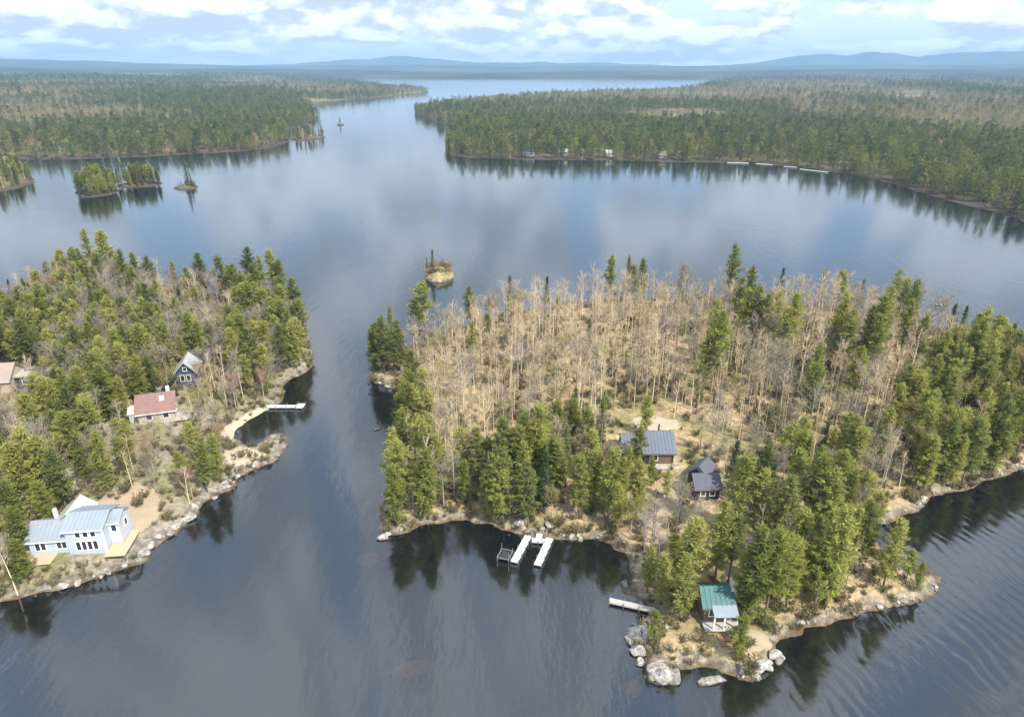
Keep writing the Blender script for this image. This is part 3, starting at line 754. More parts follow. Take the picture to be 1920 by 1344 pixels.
def lakeside_house():
    o, rz, L = frame_from((60, 1041), (205, 1033))
    o[2] += .3
    t = thing('lakeside_house', 'long white house with shade-tinted front wall, grey roof and row of dark windows beside wooden deck', 'house', o, rz)
    s = L / 12.2
    block(t, 0, 6.3 * s, 0, 5.4, -1.8, 2.5, 1.6, 'x', M['shaded_white'], M['roof_grey'], .4)
    block(t, 6.3 * s + .003, 12.2 * s, -.5, 5.5, -1.8, 4.2, 1.1, 'x', M['shaded_white'], M['roof_grey'], .38)
    block(t, 12.2 * s + .003, 14.0 * s, 1.4, 5.3, -1.8, 3.8, .95, 'x', M['white_paint'], M['roof_grey'], .3)
    block(t, 3.2 * s, 7.4 * s, 2.8, 7.6, -1.8, 3.5, 1.5, 'y', M['white_paint'], M['roof_pale'], .35)
    MB().box(12.2 * s - .1, 12.2 * s + .14, -.62, -.44, -1.0, 3.9).build('corner_board', M['trim'], t)
    for xx in (1.3, 2.2): win(t, (xx * s, 0, 1.3), (1, 0, 0), (0, -1, 0), .62, 1.25)
    for xx in (4.7, 5.5): win(t, (xx * s, 0, 1.4), (1, 0, 0), (0, -1, 0), .6, 1.2)
    for xx in (8.0, 8.9, 9.8, 10.7): win(t, (xx * s, -.5, 1.3), (1, 0, 0), (0, -1, 0), .58, 1.5)
    for xx in (8.3, 9.5, 10.7): win(t, (xx * s, -.5, 3.3), (1, 0, 0), (0, -1, 0), .66, .85)
    win(t, (13.1 * s, 1.4, 2.8), (1, 0, 0), (0, -1, 0), .7, 1.1)
    win(t, (14.0 * s, 3.6, 2.4), (0, 1, 0), (1, 0, 0), .8, 1.2)
    MB().box(3.0 * s, 3.5 * s, 3.3, 3.8, 3.0, 5.6).build('chimney', M['brick'], t)
    deck(t, .6 * s, 4.2 * s, -2.6, -.06, .05, M['deck'], 2.0)
    deck(t, 12.3 * s, 15.6 * s, -1.9, 1.3, .05, M['deck'], 2.0)
    MB().box(14.1 * s, 15.6 * s, 1.303, 4.4, -.09, .048).build('deck', M['deck'], t)
    for xx in (2, 6, 10, 13.5): foot(o, rz, xx * s, 3, 4.2)
    foot(o, rz, 5.3, 8.5, 3.5)
def red_cottage():
    o, rz, L = frame_from((262, 796), (330, 790)); o[2] += .2
    t = thing('cottage', 'cottage with faded red shingle roof and skylight among pines', 'house', o, rz)
    block(t, 0, L, 0, 6.6, -1.2, 2.6, 2.5, 'x', M['wall_tan'], M['roof_red'], .5)
    MB().slab([(L * .62, 1.6, 4.06), (L * .62 + .9, 1.6, 4.06), (L * .62 + .9, 2.5, 4.74), (L * .62, 2.5, 4.74)], .14).build('skylight', M['trim'], t)
    MB().box(L * .80, L * .80 + .7, 3.6, 4.3, 4.0, 6.1).build('chimney', M['brick'], t)
    block(t, -1.9, -.003, 1.2, 4.2, -1.2, 2.2, .9, 'x', M['white_paint'], M['roof_pale'], .2)
    win(t, (2.0, 0, 1.4), (1, 0, 0), (0, -1, 0), 1.0, 1.1); win(t, (5.2, 0, 1.4), (1, 0, 0), (0, -1, 0), 1.0, 1.1); win(t, (L, 3.3, 1.4), (0, 1, 0), (1, 0, 0), 1.1, 1.2)
    deck(t, L + .02, L + 4.2, -1.0, 3.0, .3, M['deck_old'], 1.4)
    foot(o, rz, L * .5, 3, 5); foot(o, rz, L + 2, 1, 2.6)
def navy_cottage():
    o, rz, L = frame_from((334, 722), (370, 720)); o[2] += .2
    t = thing('cottage', 'small navy cottage with pale grey gable roof behind the red-roofed cottage', 'house', o, rz)
    block(t, 0, L, 0, 6.0, -1.2, 3.2, 2.2, 'y', M['wall_navy'], M['roof_pale'], .55)
    win(t, (L * .3, 0, 1.5), (1, 0, 0), (0, -1, 0), .8, 1.4); win(t, (L * .62, 0, 1.5), (1, 0, 0), (0, -1, 0), .8, 1.4); win(t, (L * .5, 0, 3.7), (1, 0, 0), (0, -1, 0), .7, .8)
    foot(o, rz, L * .5, 3, 4)
def edge_house():
    o, rz, L = frame_from((-40, 740), (22, 736)); o[2] += .2
    t = thing('cottage', 'cottage with brown shingle roof and low grey flat-roofed wing', 'house', o, rz)
    block(t, 0, L, 0, 7, -1.2, 2.9, 2.6, 'x', M['wall_tan'], M['roof_brown'], .5)
    MB().box(L + .003, L + 6, 2.2, 6.4, -1.2, 2.5).build('wing_wall', M['wall_dark'], t)
    MB().box(L - .1, L + 6.3, 1.9, 6.7, 2.503, 2.72).build('wing_roof', M['deck_old'], t)
    MB().box(L + 1.0, L + 5.4, 5.0, 6.2, 2.723, 3.3).build('roof_monitor', M['wall_navy'], t)
    win(t, (L * .4, 0, 1.5), (1, 0, 0), (0, -1, 0), 1.0, 1.2); win(t, (L + 2.4, 2.2, 1.3), (1, 0, 0), (0, -1, 0), 1.6, 1.0)
    foot(o, rz, L * .5, 3, 5); foot(o, rz, L + 3, 4, 4)
def grey_cabin():
    o, rz, L = frame_from((1170, 872), (1262, 868)); o[2] += .2
    t = thing('cabin', 'cabin with blue-grey metal roof and stovepipe before the sunlit clearing', 'cabin', o, rz)
    block(t, 0, L * .40, .8, 7.0, -1.2, 2.2, 1.7, 'x', M['wall_dark'], M['roof_bluegrey'], .4)
    block(t, L * .40 + .003, L, 0, 7.8, -1.2, 2.3, 2.2, 'x', M['wall_dark'], M['roof_bluegrey'], .45)
    MB().tube([(L * .78, 5.2, 3.4), (L * .78, 5.2, 5.3)], .16, 8).build('stovepipe', M['wall_dark'], t)
    MB().box(L * .5, L * .95, -.09, -.003, -.4, 2.0).build('door_panel', M['wall_brown'], t)
    win(t, (L * .62, -.09, 1.2), (1, 0, 0), (0, -1, 0), .9, 1.0); win(t, (L, 2.4, 1.3), (0, 1, 0), (1, 0, 0), .9, 1.0)
    deck(t, L * .5, L + .8, -1.8, -.1, -.05, M['deck_old'], .8)
    foot(o, rz, L * .3, 3, 3.6); foot(o, rz, L * .75, 3, 4)
def slate_sheds():
    o, rz, L = frame_from((1289, 905), (1318, 908)); o[2] += .1
    t = thing('shed', 'narrow shed with slate roof and dark walls above the bigger slate-roofed cabin', 'shed', o, rz - .35)
    block(t, 0, 2.9, 0, 4.6, -1, 2.1, 1.2, 'y', M['wall_dark'], M['roof_slate'], .3)
    win(t, (1.45, 0, 1.2), (1, 0, 0), (0, -1, 0), .7, .9); foot(o, rz, 1.5, 2, 2.6)
    o, rz, L = frame_from((1303, 940), (1347, 936)); o[2] += .15
    t = thing('cabin', 'small black cabin with slate shingle roof on the brown slope', 'cabin', o, rz)
    block(t, 0, L, 0, 4.2, -1, 2.3, 1.5, 'x', M['wall_dark'], M['roof_slate'], .4)
    win(t, (L * .3, 0, 1.3), (1, 0, 0), (0, -1, 0), .8, .9); win(t, (L * .7, 0, 1.3), (1, 0, 0), (0, -1, 0), .8, .9); foot(o, rz, L * .5, 2, 3.4)
def green_cabin():
    o, rz, L = frame_from((1322, 1182), (1376, 1180)); o[2] += .5
    t = thing('cabin', 'little cabin with teal metal roof, pale chimney and brown deck on the point', 'cabin', o, rz)
    block(t, 0, L, 1.2, 5.4, -1.4, 2.5, 1.4, 'x', M['wall_brown'], M['roof_teal'], .4)
    MB().slab([(L * .22, -.5, 2.15), (L + .3, -.5, 2.15), (L + .3, 1.55, 2.78), (L * .22, 1.55, 2.78)], .12).build('porch_roof', M['roof_grey'], t)
    for xx in (L * .25, L * .6, L + .15): MB().box(xx - .09, xx + .09, -.35, -.17, .004, 2.1).build('porch_post', M['trim'], t)
    for xx in (L * .3, L * .75): win(t, (xx, 1.2, 1.35), (1, 0, 0), (0, -1, 0), .9, .95)
    MB().box(L + .003, L + .75, 2.6, 3.7, -1.4, 4.8).build('chimney', M['brick'], t)
    deck(t, -.2, L + .5, -.6, 1.19, .0, M['deck_old'], 1.6)
    deck(t, L * .35, L + .7, -2.6, -.62, -.5, M['deck_brown'], 1.4, M['deck_brown'])
    foot(o, rz, L * .5, 2, 3.6)
lakeside_house(); red_cottage(); navy_cottage(); edge_house(); grey_cabin(); slate_sheds(); green_cabin()

# ---- docks
def runs(parent, a, b, w, z, n, material, side=True):
    a = np.array(a); b = np.array(b); d = (b - a) / np.linalg.norm(b - a); s = np.array([-d[1], d[0]])
    for i in range(n):
        p = a + (b - a) * (i + .006) / n; q = a + (b - a) * (i + .994) / n
        V = []
        for zz in (z - .22, z):
            for e, sg in ((p, -1), (q, -1), (q, 1), (p, 1)): V.append((e[0] + s[0] * sg * w / 2, e[1] + s[1] * sg * w / 2, zz))
        MB().add(V, [(0, 3, 2, 1), (4, 5, 6, 7), (0, 1, 5, 4), (1, 2, 6, 5), (2, 3, 7, 6), (3, 0, 4, 7)]).build('deck_section', material, parent)
    for i in range(n + 1):
        for sg in (-1, 1):
            e = a + (b - a) * min(max(i / n, .02), .98) + s * sg * (w / 2 + .06)
            MB().tube([(e[0], e[1], -2.6), (e[0], e[1], z + .45)], .055, 6).build('pipe_post', M['metal'], parent)
def docks():
    A = lambda px, py, z=.5: np.array(atz(px, py, z))
    o = A(1012, 1010); t = thing('dock', 'white two-fingered dock standing off the rocky island shore', 'dock', (o[0], o[1], 0))
    L = lambda px, py: A(px, py) - o
    runs(t, L(991, 1003), L(964, 1052), 1.12, .5, 4, M['dock_white']); runs(t, L(1031, 1008), L(1008, 1058), 1.12, .5, 4, M['dock_white'])
    runs(t, L(997, 1011), L(1022, 1013), 1.0, .497, 2, M['dock_white'])
    g = L(1012, 1000); runs(t, L(1009, 1012), g, 1.0, .494, 1, M['dock_white'])
    # boat lift beside the dock
    o2 = A(947, 1038, .6); t = thing('boat_lift', 'grey metal boat lift frame beside the white two-fingered dock', 'boat lift', (o2[0], o2[1], 0), -.3)
    for sx in (-1, 1):
        for sy in (-1, 1): MB().tube([(sx * .9, sy * 1.1, -2.4), (sx * .9, sy * 1.1, 1.1 if sx * sy > 0 else 1.6)], .06, 6).build('post', M['metal'], t)
        MB().box(sx * .9 - .08, sx * .9 + .08, -1.2, 1.2, .45, .62).build('rail', M['metal'], t)
    for yy in (-1.1, 1.1): MB().box(-.82, .82, yy - .08, yy + .08, .46, .61).build('cross_beam', M['metal'], t)
    MB().box(-.7, .7, -.9, .9, .30, .44).build('cradle', M['wall_dark'], t)
    o3 = A(535, 762); t = thing('dock', 'white dock reaching from the sandy cove beach', 'dock', (o3[0], o3[1], 0)); L3 = lambda px, py: A(px, py) - o3
    runs(t, L3(500, 761), L3(556, 761), 1.1, .5, 3, M['dock_white']); runs(t, L3(557, 760), L3(570, 760), 2.0, .5, 1, M['dock_white'])
    o4 = A(1182, 1133); t = thing('dock', 'narrow weathered grey dock beside the tall boulder shore of the point', 'dock', (o4[0], o4[1], 0)); L4 = lambda px, py: A(px, py) - o4
    runs(t, L4(1228, 1143), L4(1142, 1124), .95, .5, 3, M['deck_old'])
docks()

# ---- stone landing, paths, beach and clearing sheets (4 cm above the soil, following it)
def sheet(name, px, lift, material, z=1.5, res=.7):
    poly = P2(px, z); A = np.array(poly)
    xs = np.arange(A[:, 0].min(), A[:, 0].max() + res, res); ys = np.arange(A[:, 1].min(), A[:, 1].max() + res, res)
    X, Y = np.meshgrid(xs, ys); s = sdf(poly, X, Y) + (fbm(X, Y, 2.5, 77) - .5) * 1.6; Z = hgt(X.ravel(), Y.ravel()).reshape(X.shape)
    Z = Z + np.clip(s, -.3, .12) * .5 + lift - .06
    idx = np.arange(X.size).reshape(X.shape)
    q = np.stack([idx[:-1, :-1], idx[:-1, 1:], idx[1:, 1:], idx[1:, :-1]], -1).reshape(-1, 4)
    sf = s.ravel(); q = q[sf[q].max(1) > -.35]
    used = np.unique(q); rm = np.zeros(X.size, np.int64); rm[used] = np.arange(len(used))
    link(name, mesh(name, np.stack([X.ravel(), Y.ravel(), Z.ravel()], -1)[used], rm[q], material, smooth_=True), kind='structure')
sheet('beach', [(408, 812), (440, 786), (470, 772), (502, 758), (508, 764), (486, 782), (452, 802), (432, 824)], .05, M['sand'], .6)
sheet('beach', [(425, 830), (470, 838), (500, 850), (470, 868), (432, 880), (415, 860)], .05, M['sand'], .8)
sheet('lawn', [(170, 960), (200, 920), (260, 905), (300, 920), (310, 950), (260, 985), (236, 1000), (228, 970)], .05, M['earth'], 2.2)
sheet('path', [(1046, 942), (1060, 925), (1108, 886), (1118, 892), (1100, 920), (1090, 950), (1065, 960)], .06, M['earth'], 2.6)
sheet('path', [(1185, 806), (1190, 782), (1230, 776), (1270, 784), (1275, 806)], .06, M['sand'], 3.2)  # clearing behind the cabin, its sunlight put into the pale sand colour
sheet('path', [(195, 760), (205, 720), (240, 712), (262, 740), (250, 764)], .06, M['earth'], 3.0)
sheet('path', [(1215, 960), (1240, 900), (1280, 880), (1290, 930), (1262, 985), (1225, 1010)], .05, M['earth'], 2.8)
sheet('path', [(1345, 1200), (1400, 1170), (1450, 1180), (1455, 1205), (1400, 1220), (1350, 1225)], .05, M['earth'], 1.6)

# ---- boulders
def boulder_mesh(seed, sub=2):
    import bmesh
    bm = bmesh.new(); bmesh.ops.create_icosphere(bm, subdivisions=sub, radius=1.0); rg = random.Random(seed)
    planes = []
    for _ in range(15):
        v = np.array([rg.gauss(0, 1) for _ in range(3)]); planes.append((v / np.linalg.norm(v), rg.uniform(.52, .88)))
    for v in bm.verts:
        p = np.array(v.co)
        for n, d in planes:
            k = p @ n
            if k > d: p = p - n * (k - d) * .97
        p *= 1 + .035 * math.sin(p[0] * 9 + seed) * math.cos(p[1] * 11)
        v.co = p
    m = bpy.data.meshes.new('boulder'); bm.to_mesh(m); bm.free(); m.materials.append(M['granite']); return m
BM = [boulder_mesh(i, 3) for i in range(6)]
def boulder(px, py, sx, sy, sz, label, group=None, zz=None, j=None):
    x, y, z = place(px, py)
    if zz is not None: x, y = atz(px, py, zz); z = zz
    o = link('boulder', BM[R0.randrange(6) if j is None else j], None, (x, y, z + sz * .25), R0.uniform(0, 6.28), label=label, category='boulder', group=group)
    o.scale = (sx, sy, sz); return o
boulder(1240, 1266, 2.2, 1.5, 1.3, 'huge white granite boulder at the tip of the point below the cabin', zz=.1)
boulder(1262, 1272, 1.5, 1.2, 1.1, 'white granite boulder leaning on the huge one at the tip', zz=.05)
boulder(1206, 1195, 2.3, 1.9, 1.7, 'broad lichen-yellow boulder at the base of a lone young pine', zz=.35)
boulder(1228, 1176, 2.0, 1.7, 1.3, 'lichen-yellow boulder next to the weathered grey dock', zz=.6)
boulder(1197, 1222, 1.3, 1.0, .9, 'grey boulder wedged below the broad lichen-yellow boulder', zz=.1)
boulder(1338, 1276, 2.3, 1.0, .45, 'low flat dark ledge rock awash in front of the point', zz=-.08)
boulder(1392, 1258, 1.1, .9, .9, 'pinkish boulder between the flat ledge and a scatter of white rocks', zz=.25)
boulder(1430, 1247, 1.7, 1.2, .9, 'jagged white rock on the outer corner of the cabin point', zz=.3)
boulder(1452, 1228, 1.2, .9, .7, 'smaller white rock behind the jagged one on the cabin point', zz=.3)
boulder(338, 975, 2.6, 1.2, .55, 'flat pale stone slab on the bank beside the long white house', zz=.35, j=1)
boulder(322, 990, 1.6, 1.1, .5, 'smaller pale stone slab against the flat one by the long white house', zz=.3)
boulder(1760, 573, 1.4, .9, .7, 'dark lone rock standing out of the open water off the island', zz=-.1)
boulder(709, 805, 1.2, .6, .35, 'low dark rock awash off the long pine-edged shore', zz=-.1)
boulder(718, 1008, 1.1, .8, .6, 'dark rock at the sharp end of the pine-edged shore', zz=.1)
boulder(726, 1002, .8, .7, .5, 'pale rock at the sharp end of the pine-edged shore', zz=.15)
boulder(1170, 1096, .9, .7, .6, 'white rock at the mouth of the little brown cove', zz=.15)
boulder(975, 982, 1.2, .8, .7, 'pale slab rock on the bank above the two-fingered dock', zz=.9)
boulder(1030, 985, 1.0, .7, .6, 'pale rock on the bank above the boat lift side of dock', zz=1.0)
boulder(808, 512, 1.6, 1.3, 1.5, 'dark rock on the end of the tiny brown islet', zz=.5)
boulder(845, 515, 1.5, 1.0, .8, 'rust coloured rock at the low end of the tiny brown islet', zz=.2)
M['sunken'] = simple('sunken_rock', (.85, .50, .27), .95, .25, .6, .05)
def sunken(px, py, sx, sy, z, label):
    x, y = atz(px, py, 0); o = link('sunken_rock', BM[2].copy(), None, (x, y, z), .3, label=label, category='rock'); o.data.materials.clear(); o.data.materials.append(M['sunken']); o.scale = (sx, sy, .7)
sunken(772, 1243, 3.4, 1.5, -.82, 'orange-brown sunken rock glimpsed under open water off the point')
sunken(690, 1040, 2.2, 2.0, -.85, 'orange-brown sunken rock off the sharp shore end')
sunken(1195, 1275, 2.6, 1.8, -1.0, 'brown sunken rock beside the huge white boulder')
def shore_rocks(pts, n, lab, grp, smin=.35, smax=1.0, wob=9):
    for _ in range(n):
        i = R0.randrange(len(pts) - 1); f = R0.random()
        px = pts[i][0] + (pts[i + 1][0] - pts[i][0]) * f + R0.gauss(0, wob * .5); py = pts[i][1] + (pts[i + 1][1] - pts[i][1]) * f + R0.gauss(0, wob * .45) - 2
        s = smin * .55 + (smax * .8 - smin * .55) * R0.random() ** 2.2
        boulder(px, py, s * R0.uniform(.9, 1.5), s, s * R0.uniform(.5, .85), lab, grp)
shore_rocks([(60, 1112), (150, 1092), (225, 1066), (270, 1040), (300, 1008), (330, 990)], 46, 'grey rock on the stony bank below the long white house', 'rocks below the blue house')
shore_rocks([(365, 950), (425, 912), (455, 886), (485, 868), (520, 858)], 34, 'pale rock on the stony bank between house and sandy cove', 'rocks along the bank to the cove')
shore_rocks([(950, 996), (990, 998), (1040, 1000), (1075, 1006), (1110, 1000), (1145, 1012)], 34, 'pinkish grey rock on the bank behind the two-fingered dock', 'rocks behind the dock', .3, .8)
shore_rocks([(740, 998), (790, 988), (835, 976), (880, 972), (915, 976)], 14, 'small rock under the dark pines of the curved bay', 'rocks of the curved bay', .25, .6, 4)
shore_rocks([(1185, 1180), (1182, 1205), (1200, 1240), (1225, 1262)], 16, 'pale rock on the bouldery side of the cabin point', 'rocks on the side of the point', .4, 1.0)
shore_rocks([(1370, 1262), (1412, 1268), (1440, 1252), (1466, 1228)], 22, 'white rock scattered on the corner of the cabin point', 'white rocks at the corner of the point', .3, .9)
shore_rocks([(1500, 1172), (1550, 1156), (1610, 1146), (1660, 1136), (1725, 1122), (1760, 1100)], 26, 'rock on the low brushy shore past the cabin point', 'rocks on the brushy shore', .3, .8)
shore_rocks([(1640, 985), (1680, 968), (1715, 958), (1740, 930)], 16, 'pale rock round the small brown inlet', 'rocks round the brown inlet', .35, .9)
shore_rocks([(1745, 928), (1800, 916), (1860, 896), (1920, 882)], 16, 'rock below the dense yellow-green pines', 'rocks below the dense pines', .35, .8, 5)
shore_rocks([(700, 700), (712, 722), (735, 732)], 8, 'brown rock on the ledge under the corner pines', 'rocks under the corner pines', .5, 1.1, 4)

# ------------------------------------------------------------------ near trees: landmark trees first
def top(kind, px, py, h, zone, var=None):
    x, y, z = place_top(px, py, h)
    for step in range(24):              # keep every foot on dry land: walk in from the water's edge
        if gz(x, y) > .45: break
        cxy = np.mean(np.array(BIG if px > 600 else LEFT[:-5]), 0); d = cxy - (x, y); d /= np.linalg.norm(d); x += d[0] * .7; y += d[1] * .7; z = max(gz(x, y), .2)
    put(kind, x, y, z, h, zone, True, var)
for px, py, h in [(1380, 456, 21), (1413, 498, 20), (1405, 540, 18), (1427, 535, 19), (1445, 552, 17), (1465, 548, 17), (1497, 550, 20), (1590, 545, 21), (1580, 570, 17), (1660, 556, 21), (1650, 590, 18), (1690, 505, 17), (1705, 520, 16), (1724, 522, 18), (1740, 590, 15), (1853, 576, 20), (1360, 584, 21), (1332, 616, 17), (1395, 520, 19), (1480, 575, 17), (1605, 580, 18), (1640, 570, 18), (1675, 535, 18), (1712, 560, 17), (1540, 640, 16), (1620, 650, 16), (1870, 620, 17), (1830, 610, 15), (1780, 620, 14), (1345, 560, 18)]:
    top('tallpine', px, py, h, 'stand')
for px, py, h in [(1135, 454, 14), (1203, 477, 14), (1188, 492, 12), (1607, 487, 13), (1283, 480, 12)]: top('pine', px, py, h, 'backrow')
for px, py, h in [(1172, 462, 15), (1475, 492, 12), (1565, 486, 13), (930, 497, 13), (1025, 518, 11), (1792, 570, 13), (1815, 572, 13), (1630, 515, 11)]: top('spruce', px, py, h, 'backrow')
for px, py, h in [(1895, 648, 15), (1315, 682, 10), (1530, 680, 14), (1470, 690, 8), (1080, 725, 11), (1130, 745, 12), (1215, 740, 9)]: top('spruce' if px in (1895, 1080, 1130) else 'pine', px, py, h, 'stand')
for px, py, h in [(785, 526, 17), (730, 572, 15), (712, 592, 15), (698, 606, 13), (745, 600, 14), (770, 560, 13), (690, 622, 11)]: top('spruce' if px in (730,) else 'pine', px, py, h, 'corner')
for px, py, h in [(885, 602, 9), (912, 588, 9), (832, 630, 7), (878, 536, 12)]: top('pine', px, py, h, 'stand')
for px, py, h in [(770, 655, 13), (792, 690, 13), (765, 716, 14), (800, 730, 12), (752, 768, 14), (782, 780, 14), (803, 800, 12), (742, 822, 14), (770, 840, 14), (736, 868, 12), (792, 850, 12), (758, 892, 12), (728, 918, 10), (748, 925, 11), (790, 905, 9)]: top('pine', px, py, h, 'edge')
for px, py, h in [(1395, 1148, 7.5), (1226, 1168, 6), (1292, 1040, 11), (1250, 1035, 9), (1215, 1045, 8), (1438, 985, 16), (1465, 990, 15), (1500, 1005, 12), (1590, 945, 17), (1555, 1010, 12), (1690, 972, 12), (1742, 1060, 5), (1715, 1030, 6), (1410, 1020, 12), (1300, 1080, 7), (1545, 850, 15), (1490, 890, 14), (1400, 850, 15), (1440, 880, 13), (1570, 880, 14), (1270, 1000, 8)]: top('pine', px, py, h, 'point')
for px, py, h in [(1338, 1102, 15), (1364, 1100, 14)]:
    x, y, z = place(px, py); put('tallpine', x, y, z, h, 'point', True)
for px, py, h in [(1202, 800, 9), (1180, 838, 8), (1225, 856, 6), (1160, 905, 9), (1090, 850, 12), (1120, 840, 12), (1010, 760, 15), (985, 775, 14), (940, 782, 14), (895, 800, 12), (920, 850, 12), (1200, 860, 10), (1255, 880, 6)]: top('pine', px, py, h, 'front')
for px, py, h in [(155, 430, 18), (182, 432, 18), (130, 462, 15), (222, 468, 15), (245, 475, 14), (272, 480, 13), (370, 474, 15), (408, 478, 15), (462, 462, 17), (505, 464, 17), (528, 480, 14), (545, 520, 15), (560, 560, 13), (485, 480, 16), (345, 500, 12), (320, 490, 11)]: top('pine', px, py, h, 'peninsula_end')
for px, py, h in [(240, 650, 9), (255, 660, 8)]: top('greenbud', px, py, h, 'cottages', 0)
for px, py, h in [(90, 520, 11), (60, 545, 10), (265, 815, 8), (350, 880, 6), (120, 500, 10)]: top('redbud', px, py, h, 'cottages')
for px, py, h in [(35, 800, 15), (60, 815, 14), (90, 840, 12), (10, 830, 14), (15, 950, 9), (25, 1010, 8), (5, 1040, 7), (395, 815, 10), (370, 830, 10), (330, 845, 8), (70, 900, 9), (110, 690, 13), (140, 685, 12)]: top('pine', px, py, h, 'cottages')
# trees on the little islands
def islet(key, n, kinds, hs, zone, res=None):
    po = ISLETS[key]; A = np.array(po); k = 0; tries = 0; done = []
    while k < n and tries < 4000:
        tries += 1
        x = U(A[:, 0].min(), A[:, 0].max()); y = U(A[:, 1].min(), A[:, 1].max()); s = float(sdf(po, np.array([x]), np.array([y]))[0])
        if s < .7 or any((x - a) ** 2 + (y - b) ** 2 < 9 for a, b in done): continue
        done.append((x, y)); put(R0.choice(kinds), x, y, .6, U(*hs) * (.72 + .28 * min(1, s / 8)), zone, True); k += 1
islet('edge', 110, ['pine', 'pine', 'spruce', 'bare'], (11, 15), 'edge_islet'); islet('round', 48, ['pine', 'pine', 'spruce', 'pine'], (12, 16), 'round_islet')
islet('flat', 38, ['pine', 'spruce', 'pine'], (10, 15), 'flat_islet'); islet('spit', 26, ['pine', 'spruce', 'bare'], (9, 15), 'spit')
x, y = atz(354, 351); put('spruce', x, y, .7, 14, 'lone_islet', True, 1); put('spruce', x + 2.5, y - 1, .6, 9, 'lone_islet', True, 2)
for q in range(9): put(R0.choice(['redshrub', 'spruce']), x + U(-6, 6), y + U(-3, 2), .5, U(2, 4), 'lone_islet', True)
x, y = atz(638, 234.6); put('pine', x, y, .5, 9, 'dot', True)
x, y = atz(812, 519); put('spruce', x, y, 1.2, 9, 'mound', True, 2); x, y = atz(801, 516); put('spruce', x, y, .8, 6, 'mound', True, 0)
for q in range(16): x, y = atz(806 + (q % 8) * 5, 513 + (q // 8) * 8 + U(-2, 2)); put('redshrub', x, y, 1.2, U(2.2, 4.0), 'mound', True)

# woods
def c_bare(x, y, px, py):
    v = N1(x, y, 14, 5)
    if R0.random() < .012: return ('pine', U(5, 8))
    if R0.random() < .05: return ('greenbud', U(6, 9))
    if R0.random() < .20: return ('grey', U(9, 14.5))
    return ('bare', U(9.5, 15) * (.85 + .32 * v))
fill([(770, 670), (860, 622), (1000, 588), (1250, 568), (1500, 576), (1700, 610), (1800, 655), (1700, 740), (1670, 830), (1500, 850), (1400, 835), (1280, 800), (1180, 780), (1100, 815), (980, 830), (880, 880), (830, 960), (800, 930), (800, 780)], 3.55, c_bare, 'bare_stand', edge=2)
def c_front(x, y, px, py):
    r = R0.random(); v = N1(x, y, 12, 15)
    if v < .30: return ('bare', U(8, 12)) if r < .35 else ('grey', U(7, 11)) if r < .8 else None
    if r < .46: return ('pine', U(7, 14))
    if r < .55: return ('spruce', U(7, 13))
    if r < .70: return ('bare', U(9, 13))
    if r < .90: return ('grey', U(7, 11))
    return ('greenbud', U(5, 8))
fill([(735, 770), (790, 770), (810, 900), (860, 900), (1000, 850), (1100, 830), (1180, 850), (1205, 900), (1190, 1010), (1100, 985), (950, 975), (860, 965), (740, 985), (725, 900)], 3.1, c_front, 'front')
def c_point(x, y, px, py):
    r = R0.random(); v = N1(x, y, 11, 25)
    if py > 1130: return ('grey', U(3, 5)) if r < .25 else None
    if v < .36: return ('bare', U(7, 11)) if r < .25 else ('grey', U(6, 10)) if r < .85 else None
    if r < .42: return ('pine', U(7, 13.5))
    if r < .50: return ('spruce', U(7, 12))
    if r < .60: return ('bare', U(8, 12))
    if r < .82: return ('grey', U(6, 10.5))
    if r < .92: return ('greenbud', U(5, 8))
    return None
fill([(1275, 830), (1400, 845), (1500, 860), (1670, 840), (1700, 920), (1650, 955), (1636, 1000), (1650, 1060), (1580, 1120), (1500, 1150), (1400, 1140), (1380, 1090), (1290, 1120), (1195, 1110), (1200, 1010), (1230, 960), (1290, 950), (1350, 940), (1340, 880)], 3.1, c_point, 'point')
def c_dense(x, y, px, py):
    r = R0.random()
    if r < .66: return ('pine', U(9, 14))
    if r < .80: return ('greenbud', U(8, 11))
    return ('bare', U(8, 12))
fill([(1665, 770), (1700, 730), (1790, 680), (1900, 690), (1990, 720), (2050, 780), (1990, 845), (1920, 876), (1860, 888), (1750, 912), (1700, 905), (1670, 850)], 3.2, c_dense, 'dense')
def c_left(x, y, px, py):
    r = R0.random(); v = N1(x, y, 17, 35); sd_ = float(sdf(LEFT, np.array([x]), np.array([y]))[0]) if py < 740 else 99
    if py > 960 and px > 40: return ('grey', U(2.5, 4.5)) if r < .12 else None
    if 300 < px and py > 870: return ('bare', U(5, 8)) if r < .15 else ('grey', U(4, 7)) if r < .5 else ('redbud', U(4, 6)) if r < .6 else None
    if 215 < px and py > 800: return ('bare', U(6, 10)) if r < .16 else ('grey', U(6, 9)) if r < .42 else ('redbud', U(5, 8)) if r < .5 else ('pine', U(6, 10)) if r < .68 else ('greenbud', U(5, 7)) if r < .78 else ('grey', U(4, 7)) if r < .93 else None
    if px > 440 and py < 735: v += .25
    if sd_ < 9 and py < 740: v += .3
    if v > .60: return ('pine', U(8, 14)) if r < .62 else ('grey', U(8, 11))
    if v > .46: return ('spruce', U(8, 12)) if r < .16 else ('pine', U(8, 12.5)) if r < .46 else ('bare', U(9, 12)) if r < .62 else ('grey', U(8, 11))
    return ('bare', U(9, 12.5)) if r < .28 else ('grey', U(7, 11)) if r < .66 else ('greenbud', U(7, 9)) if r < .76 else ('redbud', U(7, 9)) if r < .86 else ('pine', U(8, 12)) if r < .92 else None
